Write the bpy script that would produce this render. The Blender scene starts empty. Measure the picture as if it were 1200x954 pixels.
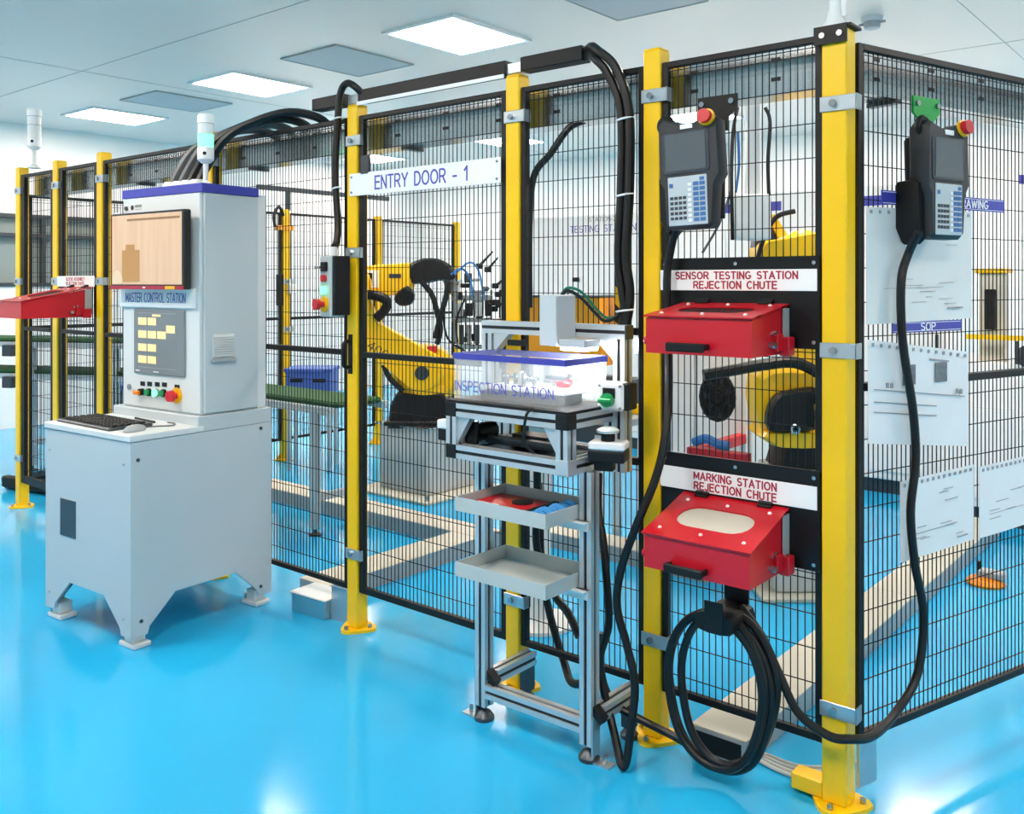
import bpy, bmesh, math, random
from mathutils import Vector, Matrix
random.seed(7)
SC = bpy.context.scene
COL = SC.collection
R = math.radians
# ------------------------------------------------------------------ camera
YAW = R(39.74)
cam_d = bpy.data.cameras.new('camera'); cam = bpy.data.objects.new('camera', cam_d); COL.objects.link(cam)
cam.location = (0.964, -2.623, 1.493); cam.rotation_euler = (R(90), 0, YAW)
cam_d.sensor_width = 36; cam_d.lens = 36 * 1077 / 1200; cam_d.shift_y = -(477 - 331) / 1200; cam_d.clip_start = .05
SC.camera = cam
# ------------------------------------------------------------------ world, exposure
w = bpy.data.worlds.new('world'); SC.world = w; w.use_nodes = True
w.node_tree.nodes['Background'].inputs[0].default_value = (.8, .9, 1, 1)
w.node_tree.nodes['Background'].inputs[1].default_value = .3
SC.view_settings.view_transform = 'Standard'; SC.view_settings.look = 'None'
SC.view_settings.gamma = 1; SC.view_settings.use_curve_mapping = False
SC.view_settings.exposure = 0.55
LAMP = 30.0          # strength of the ceiling light diffusers

# ------------------------------------------------------------------ materials
def lin(h):
    h = h.lstrip('#'); o = []
    for i in (0, 2, 4):
        c = int(h[i:i+2], 16) / 255
        o.append(c / 12.92 if c <= .04045 else ((c + .055) / 1.055) ** 2.4)
    return (*o, 1)
MATS = {}
def M(name, hexc, rough=.5, metal=0, var=.06, scale=6, bump=0, emit=0, trans=0, alpha=1, coat=0, spec=.5):
    m = bpy.data.materials.new(name); m.use_nodes = True; MATS[name] = m
    nt = m.node_tree; b = nt.nodes['Principled BSDF']
    c = lin(hexc)
    b.inputs['Base Color'].default_value = c; b.inputs['Roughness'].default_value = rough; b.inputs['Metallic'].default_value = metal
    b.inputs['Specular IOR Level'].default_value = spec
    if coat: b.inputs['Coat Weight'].default_value = coat; b.inputs['Coat Roughness'].default_value = .05
    if emit:
        b.inputs['Emission Color'].default_value = c; b.inputs['Emission Strength'].default_value = emit
    if trans: b.inputs['Transmission Weight'].default_value = trans
    if alpha < 1: b.inputs['Alpha'].default_value = alpha
    if var or bump:
        tc = nt.nodes.new('ShaderNodeTexCoord'); n = nt.nodes.new('ShaderNodeTexNoise')
        n.inputs['Scale'].default_value = scale; n.inputs['Detail'].default_value = 4
        nt.links.new(tc.outputs['Object'], n.inputs['Vector'])
        if var:
            mx = nt.nodes.new('ShaderNodeMix'); mx.data_type = 'RGBA'
            mx.inputs[6].default_value = tuple(x * (1 - var) for x in c[:3]) + (1,)
            mx.inputs[7].default_value = tuple(min(1, x * (1 + var)) for x in c[:3]) + (1,)
            nt.links.new(n.outputs['Fac'], mx.inputs[0]); nt.links.new(mx.outputs[2], b.inputs['Base Color'])
            mr = nt.nodes.new('ShaderNodeMapRange'); mr.inputs[3].default_value = max(.02, rough * .85); mr.inputs[4].default_value = min(1, rough * 1.15)
            nt.links.new(n.outputs['Fac'], mr.inputs[0]); nt.links.new(mr.outputs[0], b.inputs['Roughness'])
        if bump:
            bp = nt.nodes.new('ShaderNodeBump'); bp.inputs['Strength'].default_value = bump; bp.inputs['Distance'].default_value = .01
            nt.links.new(n.outputs['Fac'], bp.inputs['Height']); nt.links.new(bp.outputs[0], b.inputs['Normal'])
    return m
M('floor', '25B1E8', .14, var=.05, scale=1.3, bump=.012, spec=.55)
M('ceiling', 'E2DAD2', .3, var=.02, scale=1)
M('wall', 'F6F5F1', .4, var=.02, scale=1)
M('ceil_panel', 'B4BBBE', .5)
M('seam', 'A9AEAC', .6)
M('lamp', 'FFEEDF', .5, emit=LAMP, var=0)
M('lamp_frame', 'F2F4F5', .4)
M('yellow', 'FCC800', .38, var=.05, scale=9)
M('robot_yellow', 'FCC600', .35, var=.05)
M('black', '0D0D0F', .5, var=.15, scale=12, spec=.35)
M('black_gloss', '0A0A0C', .35, var=.1, spec=.35)
M('rubber', '0D0D0F', .42, var=.12, scale=30, bump=.05, spec=.4)
M('wire', '0C0D10', .5, var=0, spec=.3)
M('galv', 'B9C3C8', .3, .75, var=.12, scale=25)
M('steel', 'A9ADB0', .22, .9, var=.1, scale=18)
M('stainless', 'BFC7CA', .2, .9, var=.1, scale=5, bump=.03)
M('alu', 'C9CFD3', .32, .55, var=.06, scale=30)
M('slot', '16181E', .55)
M('grey_paint', 'BFC9CE', .42, var=.03, scale=4)
M('grey_light', 'D9DEDF', .42, var=.03)
M('tray_grey', 'B9C2C1', .4, var=.04)
M('white', 'F4F5F5', .45, var=.02)
M('white_plastic', 'ECEEEE', .35, var=.03)
M('blue_band', '3E43A8', .4, var=.04)
M('blue_text', '4A4FB0', .5, var=0)
M('red', 'C20E22', .33, var=.05, scale=8)
M('red_text', 'A8203A', .5, var=0)
M('black_text', '33363A', .5, var=0)
M('beige', 'C9C6B8', .5, var=.05)
M('pedestal', 'BFC3C2', .5, var=.05)
M('green_belt', '0E4A1E', .8, var=.15, scale=40)
M('green', '0E8F4E', .35)
M('green_lit', '62FF9C', .4, emit=2.0, var=0)
M('plate_beacon_tint', '10A548', .35)  # reflected green beacon light, painted into the hanger plate colour
M('red_button', 'C8202C', .35)
M('estop_yellow', 'F0B400', .4)
M('orange', 'FFA41C', .4)
M('blue_crate', '3F62B8', .45)
M('blue_cloth', '3A8FD0', .8, bump=.3, scale=40)
M('pendant', '2B2D31', .5, var=.1, scale=20)
M('pendant_screen', '5B6166', .2, var=.05)
M('keypad', 'B9C6CC', .45)
M('key_blue', '3B6EA8', .45)
M('key_dark', '3A3F45', .45)
M('paper', 'E9EBEC', .7, var=.03, scale=10, bump=.1)
M('sheet_plastic', 'DDE2E2', .18, var=.04, scale=8, bump=.12)
M('ink', '9A9EA3', .7, var=.2, scale=40)
M('ink_photo', '70757A', .7, var=.6, scale=60)
M('hmi', '7C8388', .3)
M('hmi_box', 'F2D79A', .5, emit=.25, var=0)
M('monitor_body', '1B1B1E', .35)
M('window_glass', '8A9693', .08, var=.1, scale=2)
M('window_inner', '8B9694', .3)
M('cable_grey', '55585C', .4, var=.1, scale=30)
M('cable_white', 'C9CCC8', .5)
M('cable_blue', '2F6FB0', .5)
M('cable_green', '17705A', .5)
M('machine_grey', 'A4ABAE', .4)
M('light_bar', 'FFFFFF', .5, emit=60, var=0)
M('dark_metal', '4A4F55', .35, .6, var=.15, scale=20)
M('amber', 'F08A00', .35)
def acrylic():
    m = bpy.data.materials.new('acrylic'); m.use_nodes = True; MATS['acrylic'] = m
    nt = m.node_tree; b = nt.nodes['Principled BSDF']
    b.inputs['Base Color'].default_value = (.9, .94, .97, 1); b.inputs['Roughness'].default_value = .05
    b.inputs['Alpha'].default_value = .16
acrylic()
def screen_mat():
    # monitor image: a pale peach mimic page with a darker header and an ochre block (flat print on a screen)
    m = bpy.data.materials.new('monitor_screen'); m.use_nodes = True; MATS['monitor_screen'] = m
    nt = m.node_tree; b = nt.nodes['Principled BSDF']; b.inputs['Roughness'].default_value = .15
    tc = nt.nodes.new('ShaderNodeTexCoord'); n = nt.nodes.new('ShaderNodeTexNoise'); n.inputs['Scale'].default_value = 5
    mp = nt.nodes.new('ShaderNodeMapping'); mp.inputs['Scale'].default_value = (6, 1, .4)
    nt.links.new(tc.outputs['Object'], mp.inputs[0]); nt.links.new(mp.outputs[0], n.inputs[0])
    mx = nt.nodes.new('ShaderNodeMix'); mx.data_type = 'RGBA'
    mx.inputs[6].default_value = lin('CBA383'); mx.inputs[7].default_value = lin('DDC0A2')
    nt.links.new(n.outputs['Fac'], mx.inputs[0]); nt.links.new(mx.outputs[2], b.inputs['Base Color'])
    nt.links.new(mx.outputs[2], b.inputs['Emission Color']); b.inputs['Emission Strength'].default_value = .12
screen_mat()
M('screen_ochre', 'B98A55', .2, emit=.05, var=.1)
M('screen_pale', 'DEC4A6', .2, emit=.1, var=.1)
M('screen_dark', '9A7355', .2, emit=.05)
def hazard():
    m = bpy.data.materials.new('hazard_stripe'); m.use_nodes = True; MATS['hazard_stripe'] = m
    nt = m.node_tree; b = nt.nodes['Principled BSDF']; b.inputs['Roughness'].default_value = .45
    tc = nt.nodes.new('ShaderNodeTexCoord'); wv = nt.nodes.new('ShaderNodeTexWave'); wv.bands_direction = 'DIAGONAL'
    wv.inputs['Scale'].default_value = 3.2
    cr = nt.nodes.new('ShaderNodeValToRGB'); cr.color_ramp.interpolation = 'CONSTANT'
    cr.color_ramp.elements[0].color = lin('1A1A1A'); cr.color_ramp.elements[1].color = lin('F2C000'); cr.color_ramp.elements[1].position = .5
    nt.links.new(tc.outputs['Object'], wv.inputs[0]); nt.links.new(wv.outputs['Fac'], cr.inputs[0]); nt.links.new(cr.outputs[0], b.inputs['Base Color'])
hazard()

# ------------------------------------------------------------------ mesh builder
class MB:
    def __init__(s): s.v = []; s.f = []
    def add(s, vs, fs):
        o = len(s.v); s.v += [tuple(p) for p in vs]; s.f += [tuple(i + o for i in f) for f in fs]; return s
    def bx(s, x0, x1, y0, y1, z0, z1, b=0):
        if b <= 0:
            vs = [(x, y, z) for z in (z0, z1) for y in (y0, y1) for x in (x0, x1)]
            return s.add(vs, [(0, 2, 3, 1), (4, 5, 7, 6), (0, 1, 5, 4), (2, 6, 7, 3), (0, 4, 6, 2), (1, 3, 7, 5)])
        b = min(b, .45 * (x1 - x0), .45 * (y1 - y0), .45 * (z1 - z0))
        X = (x0, x1); Y = (y0, y1); Z = (z0, z1); vs = []; idx = {}
        for i in (0, 1):
            for j in (0, 1):
                for k in (0, 1):
                    dx = b if i == 0 else -b; dy = b if j == 0 else -b; dz = b if k == 0 else -b
                    idx[i, j, k, 0] = len(vs); vs.append((X[i], Y[j] + dy, Z[k] + dz))
                    idx[i, j, k, 1] = len(vs); vs.append((X[i] + dx, Y[j], Z[k] + dz))
                    idx[i, j, k, 2] = len(vs); vs.append((X[i] + dx, Y[j] + dy, Z[k]))
        fs = []
        for i in (0, 1): fs.append([idx[i, 0, 0, 0], idx[i, 1, 0, 0], idx[i, 1, 1, 0], idx[i, 0, 1, 0]])
        for j in (0, 1): fs.append([idx[0, j, 0, 1], idx[1, j, 0, 1], idx[1, j, 1, 1], idx[0, j, 1, 1]])
        for k in (0, 1): fs.append([idx[0, 0, k, 2], idx[1, 0, k, 2], idx[1, 1, k, 2], idx[0, 1, k, 2]])
        for i in (0, 1):
            for j in (0, 1): fs.append([idx[i, j, 0, 0], idx[i, j, 1, 0], idx[i, j, 1, 1], idx[i, j, 0, 1]])
            for k in (0, 1): fs.append([idx[i, 0, k, 0], idx[i, 1, k, 0], idx[i, 1, k, 2], idx[i, 0, k, 2]])
        for j in (0, 1):
            for k in (0, 1): fs.append([idx[0, j, k, 1], idx[1, j, k, 1], idx[1, j, k, 2], idx[0, j, k, 2]])
        for i in (0, 1):
            for j in (0, 1):
                for k in (0, 1): fs.append([idx[i, j, k, 0], idx[i, j, k, 1], idx[i, j, k, 2]])
        return s.add(vs, fs)
    def box(s, c, d, b=0): return s.bx(c[0]-d[0]/2, c[0]+d[0]/2, c[1]-d[1]/2, c[1]+d[1]/2, c[2]-d[2]/2, c[2]+d[2]/2, b)
    def cyl(s, p0, p1, r0, r1=None, n=14):
        r1 = r0 if r1 is None else r1
        p0 = Vector(p0); p1 = Vector(p1); a = (p1 - p0).normalized()
        u = a.orthogonal().normalized(); v = a.cross(u); vs = []
        for p, r in ((p0, r0), (p1, r1)):
            for i in range(n):
                t = 2 * math.pi * i / n; vs.append(p + u * r * math.cos(t) + v * r * math.sin(t))
        fs = [(i, (i + 1) % n, n + (i + 1) % n, n + i) for i in range(n)] + [tuple(range(n))[::-1], tuple(range(n, 2 * n))]
        return s.add(vs, fs)
    def tube(s, pts, r, n=8, sub=5, closed=False):
        P = [Vector(p) for p in pts]
        if sub and len(P) > 2:
            Q = []; N = len(P); rng = N if closed else N - 1
            g = (lambda k: P[k % N]) if closed else (lambda k: P[max(0, min(N - 1, k))])
            for i in range(rng):
                a, b, c, d = g(i-1), g(i), g(i+1), g(i+2)
                for k in range(sub):
                    t = k / sub
                    Q.append(.5 * ((2*b) + (c-a)*t + (2*a-5*b+4*c-d)*t*t + (3*b-a-3*c+d)*t**3))
            if not closed: Q.append(P[-1])
            P = Q
        N = len(P); vs = []; u = None
        for i in range(N):
            a = (P[(i+1) % N] - P[i-1]) if closed else (P[min(N-1, i+1)] - P[max(0, i-1)])
            if a.length < 1e-9: a = Vector((0, 0, 1))
            a.normalize()
            u = a.orthogonal().normalized() if u is None else (u - a * u.dot(a)).normalized()
            v = a.cross(u)
            for k in range(n):
                t = 2 * math.pi * k / n; vs.append(P[i] + u * r * math.cos(t) + v * r * math.sin(t))
        fs = []
        for i in range(N if closed else N - 1):
            j = (i + 1) % N
            for k in range(n): fs.append((i*n+k, i*n+(k+1) % n, j*n+(k+1) % n, j*n+k))
        if not closed: fs += [tuple(range(n))[::-1], tuple(range((N-1)*n, N*n))]
        return s.add(vs, fs)
    def prism(s, poly, axis, a, b):
        mk = {'x': lambda p, t: (t, p[0], p[1]), 'y': lambda p, t: (p[0], t, p[1]), 'z': lambda p, t: (p[0], p[1], t)}[axis]
        n = len(poly)
        vs = [mk(p, a) for p in poly] + [mk(p, b) for p in poly]
        fs = [(i, (i+1) % n, n + (i+1) % n, n + i) for i in range(n)] + [tuple(range(n))[::-1], tuple(range(n, 2*n))]
        return s.add(vs, fs)
    def cprism(s, poly, axis, a, b, c):      # prism with chamfered rims (convex-ish outlines)
        mk = {'x': lambda p, t: (t, p[0], p[1]), 'y': lambda p, t: (p[0], t, p[1]), 'z': lambda p, t: (p[0], p[1], t)}[axis]
        cx = sum(p[0] for p in poly)/len(poly); cy = sum(p[1] for p in poly)/len(poly)
        rad = max(math.hypot(p[0]-cx, p[1]-cy) for p in poly); k = 1 - c / rad
        inn = [(cx + (p[0]-cx)*k, cy + (p[1]-cy)*k) for p in poly]; n = len(poly); vs = []
        for ring, t in ((inn, a), (poly, a + c), (poly, b - c), (inn, b)): vs += [mk(p, t) for p in ring]
        fs = [(r*n+i, r*n+(i+1) % n, (r+1)*n+(i+1) % n, (r+1)*n+i) for r in range(3) for i in range(n)]
        fs += [tuple(range(n))[::-1], tuple(range(3*n, 4*n))]
        return s.add(vs, fs)
    def sweep(s, sec, p0, p1, up=(0, 0, 1)):
        p0 = Vector(p0); p1 = Vector(p1); a = (p1-p0).normalized(); up = Vector(up)
        if abs(a.dot(up)) > .95: up = Vector((0, 1, 0))
        u = a.cross(up).normalized(); v = u.cross(a); n = len(sec)
        vs = [p + u*q[0] + v*q[1] for p in (p0, p1) for q in sec]
        fs = [(i, (i+1) % n, n+(i+1) % n, n+i) for i in range(n)] + [tuple(range(n))[::-1], tuple(range(n, 2*n))]
        return s.add(vs, fs)
    def lathe(s, prof, c=(0, 0, 0), n=20):
        vs = []; m = len(prof)
        for r, z in prof:
            for i in range(n):
                t = 2*math.pi*i/n; vs.append((c[0]+r*math.cos(t), c[1]+r*math.sin(t), c[2]+z))
        fs = [(j*n+i, j*n+(i+1) % n, (j+1)*n+(i+1) % n, (j+1)*n+i) for j in range(m-1) for i in range(n)]
        fs += [tuple(range(n))[::-1], tuple(range((m-1)*n, m*n))]
        return s.add(vs, fs)
    def ell(s, c, d, n=16, m=10):
        prof = [(math.sin(math.pi*j/m), -math.cos(math.pi*j/m)) for j in range(m+1)]
        vs = []
        for r, z in prof:
            for i in range(n):
                t = 2*math.pi*i/n; vs.append((c[0]+d[0]*r*math.cos(t), c[1]+d[1]*r*math.sin(t), c[2]+d[2]*z))
        return s.add(vs, [(j*n+i, j*n+(i+1) % n, (j+1)*n+(i+1) % n, (j+1)*n+i) for j in range(m) for i in range(n)])
    def rot(s, a, axis='Z', c=(0, 0, 0)):
        m = Matrix.Translation(c) @ Matrix.Rotation(a, 4, axis) @ Matrix.Translation([-q for q in c])
        s.v = [tuple(m @ Vector(p)) for p in s.v]; return s
    def mv(s, d): s.v = [(p[0]+d[0], p[1]+d[1], p[2]+d[2]) for p in s.v]; return s
    def mesh(s, name, smooth=True):
        me = bpy.data.meshes.new(name); bm = bmesh.new(); me.from_pydata(s.v, [], s.f)
        bm.from_mesh(me); bmesh.ops.remove_doubles(bm, verts=bm.verts, dist=1e-6); bmesh.ops.recalc_face_normals(bm, faces=bm.faces); bm.to_mesh(me); bm.free()
        if smooth:
            me.shade_smooth(); me.set_sharp_from_angle(angle=R(35))
        return me
def ob(name, data, mat, parent=None, loc=(0, 0, 0), rot=(0, 0, 0), world=False):
    """data: MB or mesh. A child is given in its parent's local space (world=True: world space, parent unrotated at its location)."""
    if isinstance(data, MB):
        if parent is None and not world:
            xs = [p[0] for p in data.v]; ys = [p[1] for p in data.v]; zs = [p[2] for p in data.v]
            o0 = ((min(xs)+max(xs))/2, (min(ys)+max(ys))/2, min(zs))
            data.mv((-o0[0], -o0[1], -o0[2])); loc = (loc[0]+o0[0], loc[1]+o0[1], loc[2]+o0[2])
        if world and parent is not None:
            base = ROOTLOC[parent.name]; data.mv((-base[0], -base[1], -base[2]))
        me = data.mesh(name)
    else: me = data
    o = bpy.data.objects.new(name, me); COL.objects.link(o)
    if mat and not me.materials: me.materials.append(MATS[mat])
    o.location = loc; o.rotation_euler = rot
    if parent is not None: o.parent = parent
    return o
ROOTLOC = {}
def thing(name, label, cat, loc=(0, 0, 0), rz=0, group=None):
    e = bpy.data.objects.new(name, None); COL.objects.link(e); e.empty_display_size = .1
    e.location = loc; e.rotation_euler = (0, 0, rz); e['label'] = label; e['category'] = cat
    if group: e['group'] = group
    ROOTLOC[e.name] = tuple(loc)
    return e
def tag(o, label, cat, group=None):
    o['label'] = label; o['category'] = cat
    if group: o['group'] = group
    return o
def struct(o): o['kind'] = 'structure'; return o
def copy_tree(o, loc, label=None, rz=None):
    def cp(x, par):
        c = x.copy(); COL.objects.link(c); c.parent = par
        for ch in [k for k in KIDS.get(x.name, [])]: cp(ch, c)
        return c
    c = cp(o, None); c.location = loc
    if rz is not None: c.rotation_euler = (0, 0, rz)
    if label: c['label'] = label
    return c
KIDS = {}
def scan(root):
    for x in COL.objects:
        KIDS.setdefault(x.name, [])
    for x in COL.objects:
        if x.parent: 
            if x not in KIDS[x.parent.name]: KIDS[x.parent.name].append(x)
def arc(cx, cy, rx, ry, a0, a1, n=10): return [(cx+rx*math.cos(R(a0+(a1-a0)*k/n)), cy+ry*math.sin(R(a0+(a1-a0)*k/n))) for k in range(n+1)]
GL = {   # stroke glyphs of a plain grotesque: (width, strokes)
 'A': (.68, [[(0, 0), (.34, 1), (.68, 0)], [(.12, .33), (.56, .33)]]), 'B': (.58, [[(0, 0), (0, 1)], [(0, 1), (.32, 1)]+arc(.32, .76, .22, .24, 90, -90)+[(0, .52)], [(.32, .52)]+arc(.34, .26, .24, .26, 90, -90)+[(0, 0)]]),
 'C': (.66, [arc(.36, .5, .36, .5, 45, 315, 16)]), 'D': (.62, [[(0, 0), (0, 1), (.25, 1)]+arc(.25, .5, .37, .5, 90, -90, 12)+[(0, 0)]]),
 'E': (.54, [[(.54, 1), (0, 1), (0, 0), (.54, 0)], [(0, .53), (.48, .53)]]), 'F': (.5, [[(.5, 1), (0, 1), (0, 0)], [(0, .53), (.44, .53)]]),
 'G': (.7, [arc(.36, .5, .36, .5, 50, 330, 16)+[(.68, .44), (.4, .44)]]), 'H': (.58, [[(0, 0), (0, 1)], [(.58, 0), (.58, 1)], [(0, .53), (.58, .53)]]), 'I': (.06, [[(.03, 0), (.03, 1)]]),
 'J': (.42, [[(.42, 1), (.42, .25)]+arc(.21, .22, .21, .22, 0, -180)]), 'K': (.6, [[(0, 0), (0, 1)], [(.58, 1), (0, .4)], [(.2, .58), (.6, 0)]]), 'L': (.48, [[(0, 1), (0, 0), (.48, 0)]]),
 'M': (.72, [[(0, 0), (0, 1), (.36, .2), (.72, 1), (.72, 0)]]), 'N': (.58, [[(0, 0), (0, 1), (.58, 0), (.58, 1)]]), 'O': (.74, [arc(.37, .5, .37, .5, 0, 360, 20)]),
 'P': (.56, [[(0, 0), (0, 1), (.32, 1)]+arc(.32, .73, .24, .27, 90, -90)+[(0, .46)]]), 'R': (.6, [[(0, 0), (0, 1), (.34, 1)]+arc(.34, .74, .24, .26, 90, -90)+[(0, .48)], [(.32, .48), (.6, 0)]]),
 'S': (.56, [arc(.28, .75, .26, .25, 30, 270, 10)+arc(.28, .25, .28, .25, 90, -150, 10)]), 'T': (.58, [[(0, 1), (.58, 1)], [(.29, 1), (.29, 0)]]), 'U': (.58, [[(0, 1), (0, .28)]+arc(.29, .28, .29, .28, 180, 360)+[(.58, 1)]]),
 'V': (.64, [[(0, 1), (.32, 0), (.64, 1)]]), 'W': (.92, [[(0, 1), (.23, 0), (.46, .95), (.69, 0), (.92, 1)]]), 'Y': (.64, [[(0, 1), (.32, .45), (.64, 1)], [(.32, .45), (.32, 0)]]), '-': (.34, [[(.0, .38), (.34, .38)]]),
 '1': (.3, [[(.02, .75), (.26, 1), (.26, 0)]]), '2': (.54, [arc(.27, .72, .26, .28, 165, -35, 10)+[(.0, 0), (.54, 0)]]), '4': (.58, [[(.42, 0), (.42, 1), (0, .32), (.58, .32)]]), '0': (.54, [arc(.27, .5, .27, .5, 0, 360, 18)])}
def text(body, parent, mat, loc, rot, width=None, height=None, bold=.012, name='lettering', line=1.5):
    sw = .095 + bold*4; lines = body.split('\n'); W_ = []
    for ln in lines:
        x = 0
        for c in ln: x += (.38 if c == ' ' else GL[c][0]) + .2 + bold*3
        W_.append(x - .2 - bold*3)
    n = len(lines); wmax = max(W_); H_ = 1 + (n-1)*1.42; sx = width/wmax; sy = height/H_
    for li, ln in enumerate(lines):
        words = [MB()]; m = words[0]; x = -W_[li]/2; y0 = H_/2 - 1 - li*1.42; k = 0
        for c in ln:
            if c == ' ': m = MB(); words.append(m)
            else:
                for st in GL[c][1]:
                    for (a, b) in zip(st[:-1], st[1:]):
                        d = Vector((b[0]-a[0], b[1]-a[1])); L = d.length
                        if L < 1e-6: continue
                        d /= L; nx = Vector((-d.y, d.x))*sw/2; e = d*sw*(.45 if len(st) < 5 else .12); k += 1; z = .0004 + .00001*(k % 5)
                        q = [Vector(a)-e-nx, Vector(b)+e-nx, Vector(b)+e+nx, Vector(a)-e+nx]
                        m.add([((p.x+x)*sx, (p.y+y0)*sy, h_) for h_ in (-.0004, z) for p in q], [(0, 3, 2, 1), (4, 5, 6, 7), (0, 1, 5, 4), (1, 2, 6, 5), (2, 3, 7, 6), (3, 0, 4, 7)])
            x += (.38 if c == ' ' else GL[c][0]) + .2 + bold*3
        for m in words: o = ob(name, m.mesh(name, False), mat, parent, loc, rot)
    return o
UP = (R(90), 0, 0)     # flat text -> faces -Y
def rrect(w, h, r, n=5, cx=0, cy=0):
    o = []
    for sx, sy, a0 in ((1, 1, 0), (-1, 1, 90), (-1, -1, 180), (1, -1, 270)):
        for k in range(n+1):
            a = R(a0 + 90*k/n); o.append((cx+sx*(w/2-r)+r*math.cos(a), cy+sy*(h/2-r)+r*math.sin(a)))
    return o
def circ(r, n=16, cx=0, cy=0): return [(cx+r*math.cos(2*math.pi*i/n), cy+r*math.sin(2*math.pi*i/n)) for i in range(n)]
def smooth_poly(pts, sub=4):
    N = len(pts); out = []
    for i in range(N):
        a, b, c, d = (Vector(pts[(i+k) % N]) for k in (-1, 0, 1, 2))
        for k in range(sub):
            t = k/sub; q = .5*((2*b)+(c-a)*t+(2*a-5*b+4*c-d)*t*t+(3*b-a-3*c+d)*t**3); out.append((q.x, q.y))
    return out
def torus(r, R_=.1, c=(0, 0, 0), n=20): return MB().tube([(c[0]+R_*math.cos(2*math.pi*i/n), c[1], c[2]+R_*math.sin(2*math.pi*i/n)) for i in range(n)], r, 6, 0, True)
def cap_rounded(p, q, r0, r1, n=8):     # outline of a tapered capsule in 2-D
    p = Vector(p); q = Vector(q); d = (q-p).normalized(); a = math.atan2(d.y, d.x); o = []
    for k in range(n+1): t = a+R(90)+R(180)*k/n; o.append((p.x+r0*math.cos(t), p.y+r0*math.sin(t)))
    for k in range(n+1): t = a-R(90)+R(180)*k/n; o.append((q.x+r1*math.cos(t), q.y+r1*math.sin(t)))
    return o
# ================================================================== SETTING
HC = 3.12
X0, X1, Y0, Y1 = -9.0, 3.6, -5.2, 7.2
fl = struct(ob('floor', MB().bx(X0-.1, X1+.1, Y0-.1, Y1+.1, -.1, 0), 'floor', world=True))
struct(ob('ceiling', MB().bx(X0-.1, X1+.1, Y0-.1, Y1+.1, HC, HC+.1), 'ceiling', world=True))
wl = struct(ob('wall_left', MB().bx(X0-.1, X0, Y0, 1.0, 0, HC).bx(X0-.1, X0, 1.0, 3.6, 0, 1.45).bx(X0-.1, X0, 1.0, 3.6, 2.2, HC).bx(X0-.1, X0, 3.6, Y1, 0, HC), 'wall', world=True))
struct(ob('wall_back', MB().bx(X0, X1, Y1, Y1+.1, 0, HC), 'wall', world=True))
struct(ob('wall_right', MB().bx(X1, X1+.1, Y0, Y1, 0, HC), 'wall', world=True))
struct(ob('wall_front', MB().bx(X0, X1, Y0-.1, Y0, 0, HC), 'wall', world=True))
# dark glazed window band in the left wall
win = struct(ob('window_1', MB().bx(X0-.08, X0-.06, 1.0, 3.6, 1.45, 2.2), 'window_glass', world=True))
for y in (1.02, 1.66, 2.3, 2.94, 3.58): ob('mullion', MB().bx(X0-.06, X0+.01, y-.02, y+.02, 1.45, 2.2), 'dark_metal', win)
for z in (1.47, 1.98, 2.18): ob('window_frame', MB().bx(X0-.06, X0+.015, 1.0, 3.6, z-.02, z+.02), 'dark_metal', win)
# ceiling seams
k = 0
for y in (.7, 4.3):
    k += 1; struct(ob('trim_%d' % k, MB().bx(X0, X1, y-.0025, y+.0025, HC-.002, HC+.01), 'seam', world=True))
for x in (-6.1, -.45):
    k += 1; struct(ob('trim_%d' % k, MB().bx(x-.0025, x+.0025, Y0, Y1, HC-.002, HC+.01), 'seam', world=True))
# ceiling lights and plain square ceiling panels
lamp_names = {(-3.18, 1.8): 'square ceiling light above the entry door', (-5.5, 1.8): 'square ceiling light above the control station', (-7.75, 1.8): 'square ceiling light nearest the left wall',
  (-5.8, 5.4): 'far ceiling light seen through the top of the entry door mesh', (-3.35, 5.4): 'far ceiling light shining behind the left teach pendant', (-1.25, 5.55): 'far ceiling light shining above the right teach pendant'}
for (x, y), lb in lamp_names.items():
    t = thing('ceiling_light', lb, 'ceiling light', (x, y, HC), 0, 'square ceiling lights')
    ob('diffuser', MB().bx(-.29, .29, -.35, .35, -.012, -.002, .003), 'lamp', t)
    for a in (-1, 1):
        ob('frame', MB().bx(a*.305-.015, a*.305+.015, -.38, .38, -.016, 0), 'lamp_frame', t)
        ob('frame', MB().bx(-.29, .29, a*.365-.015, a*.365+.015, -.016, 0), 'lamp_frame', t)
for y, xs_ in ((-1.9, (-7.75, -5.5, -3.18, -.8, 1.6)), (1.8, (-.55, 1.9)), (5.4, (-8.1, 1.2))):  # unseen lights added to brighten the walkway and the cell
    for x in xs_:
        lb = 'square ceiling light added out of the picture for brightness, %s over the %s' % ({-8.1: 'leftmost', -7.75: 'leftmost', -5.5: 'second from left', -3.18: 'third from left', -.8: 'fourth from left', 1.6: 'rightmost', -.55: 'nearer', 1.9: 'farther right', 1.2: 'rightmost'}[x], {-1.9: 'walkway', 1.8: 'cell middle', 5.4: 'cell back'}[y])
        t = thing('ceiling_light', lb, 'ceiling light', (x, y, HC), 0, 'square ceiling lights')
        ob('diffuser', MB().bx(-.29, .29, -.35, .35, -.012, -.002, .003), 'lamp', t)
        for a in (-1, 1):
            ob('frame', MB().bx(a*.305-.015, a*.305+.015, -.38, .38, -.016, 0), 'lamp_frame', t)
            ob('frame', MB().bx(-.29, .29, a*.365-.015, a*.365+.015, -.016, 0), 'lamp_frame', t)
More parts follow.
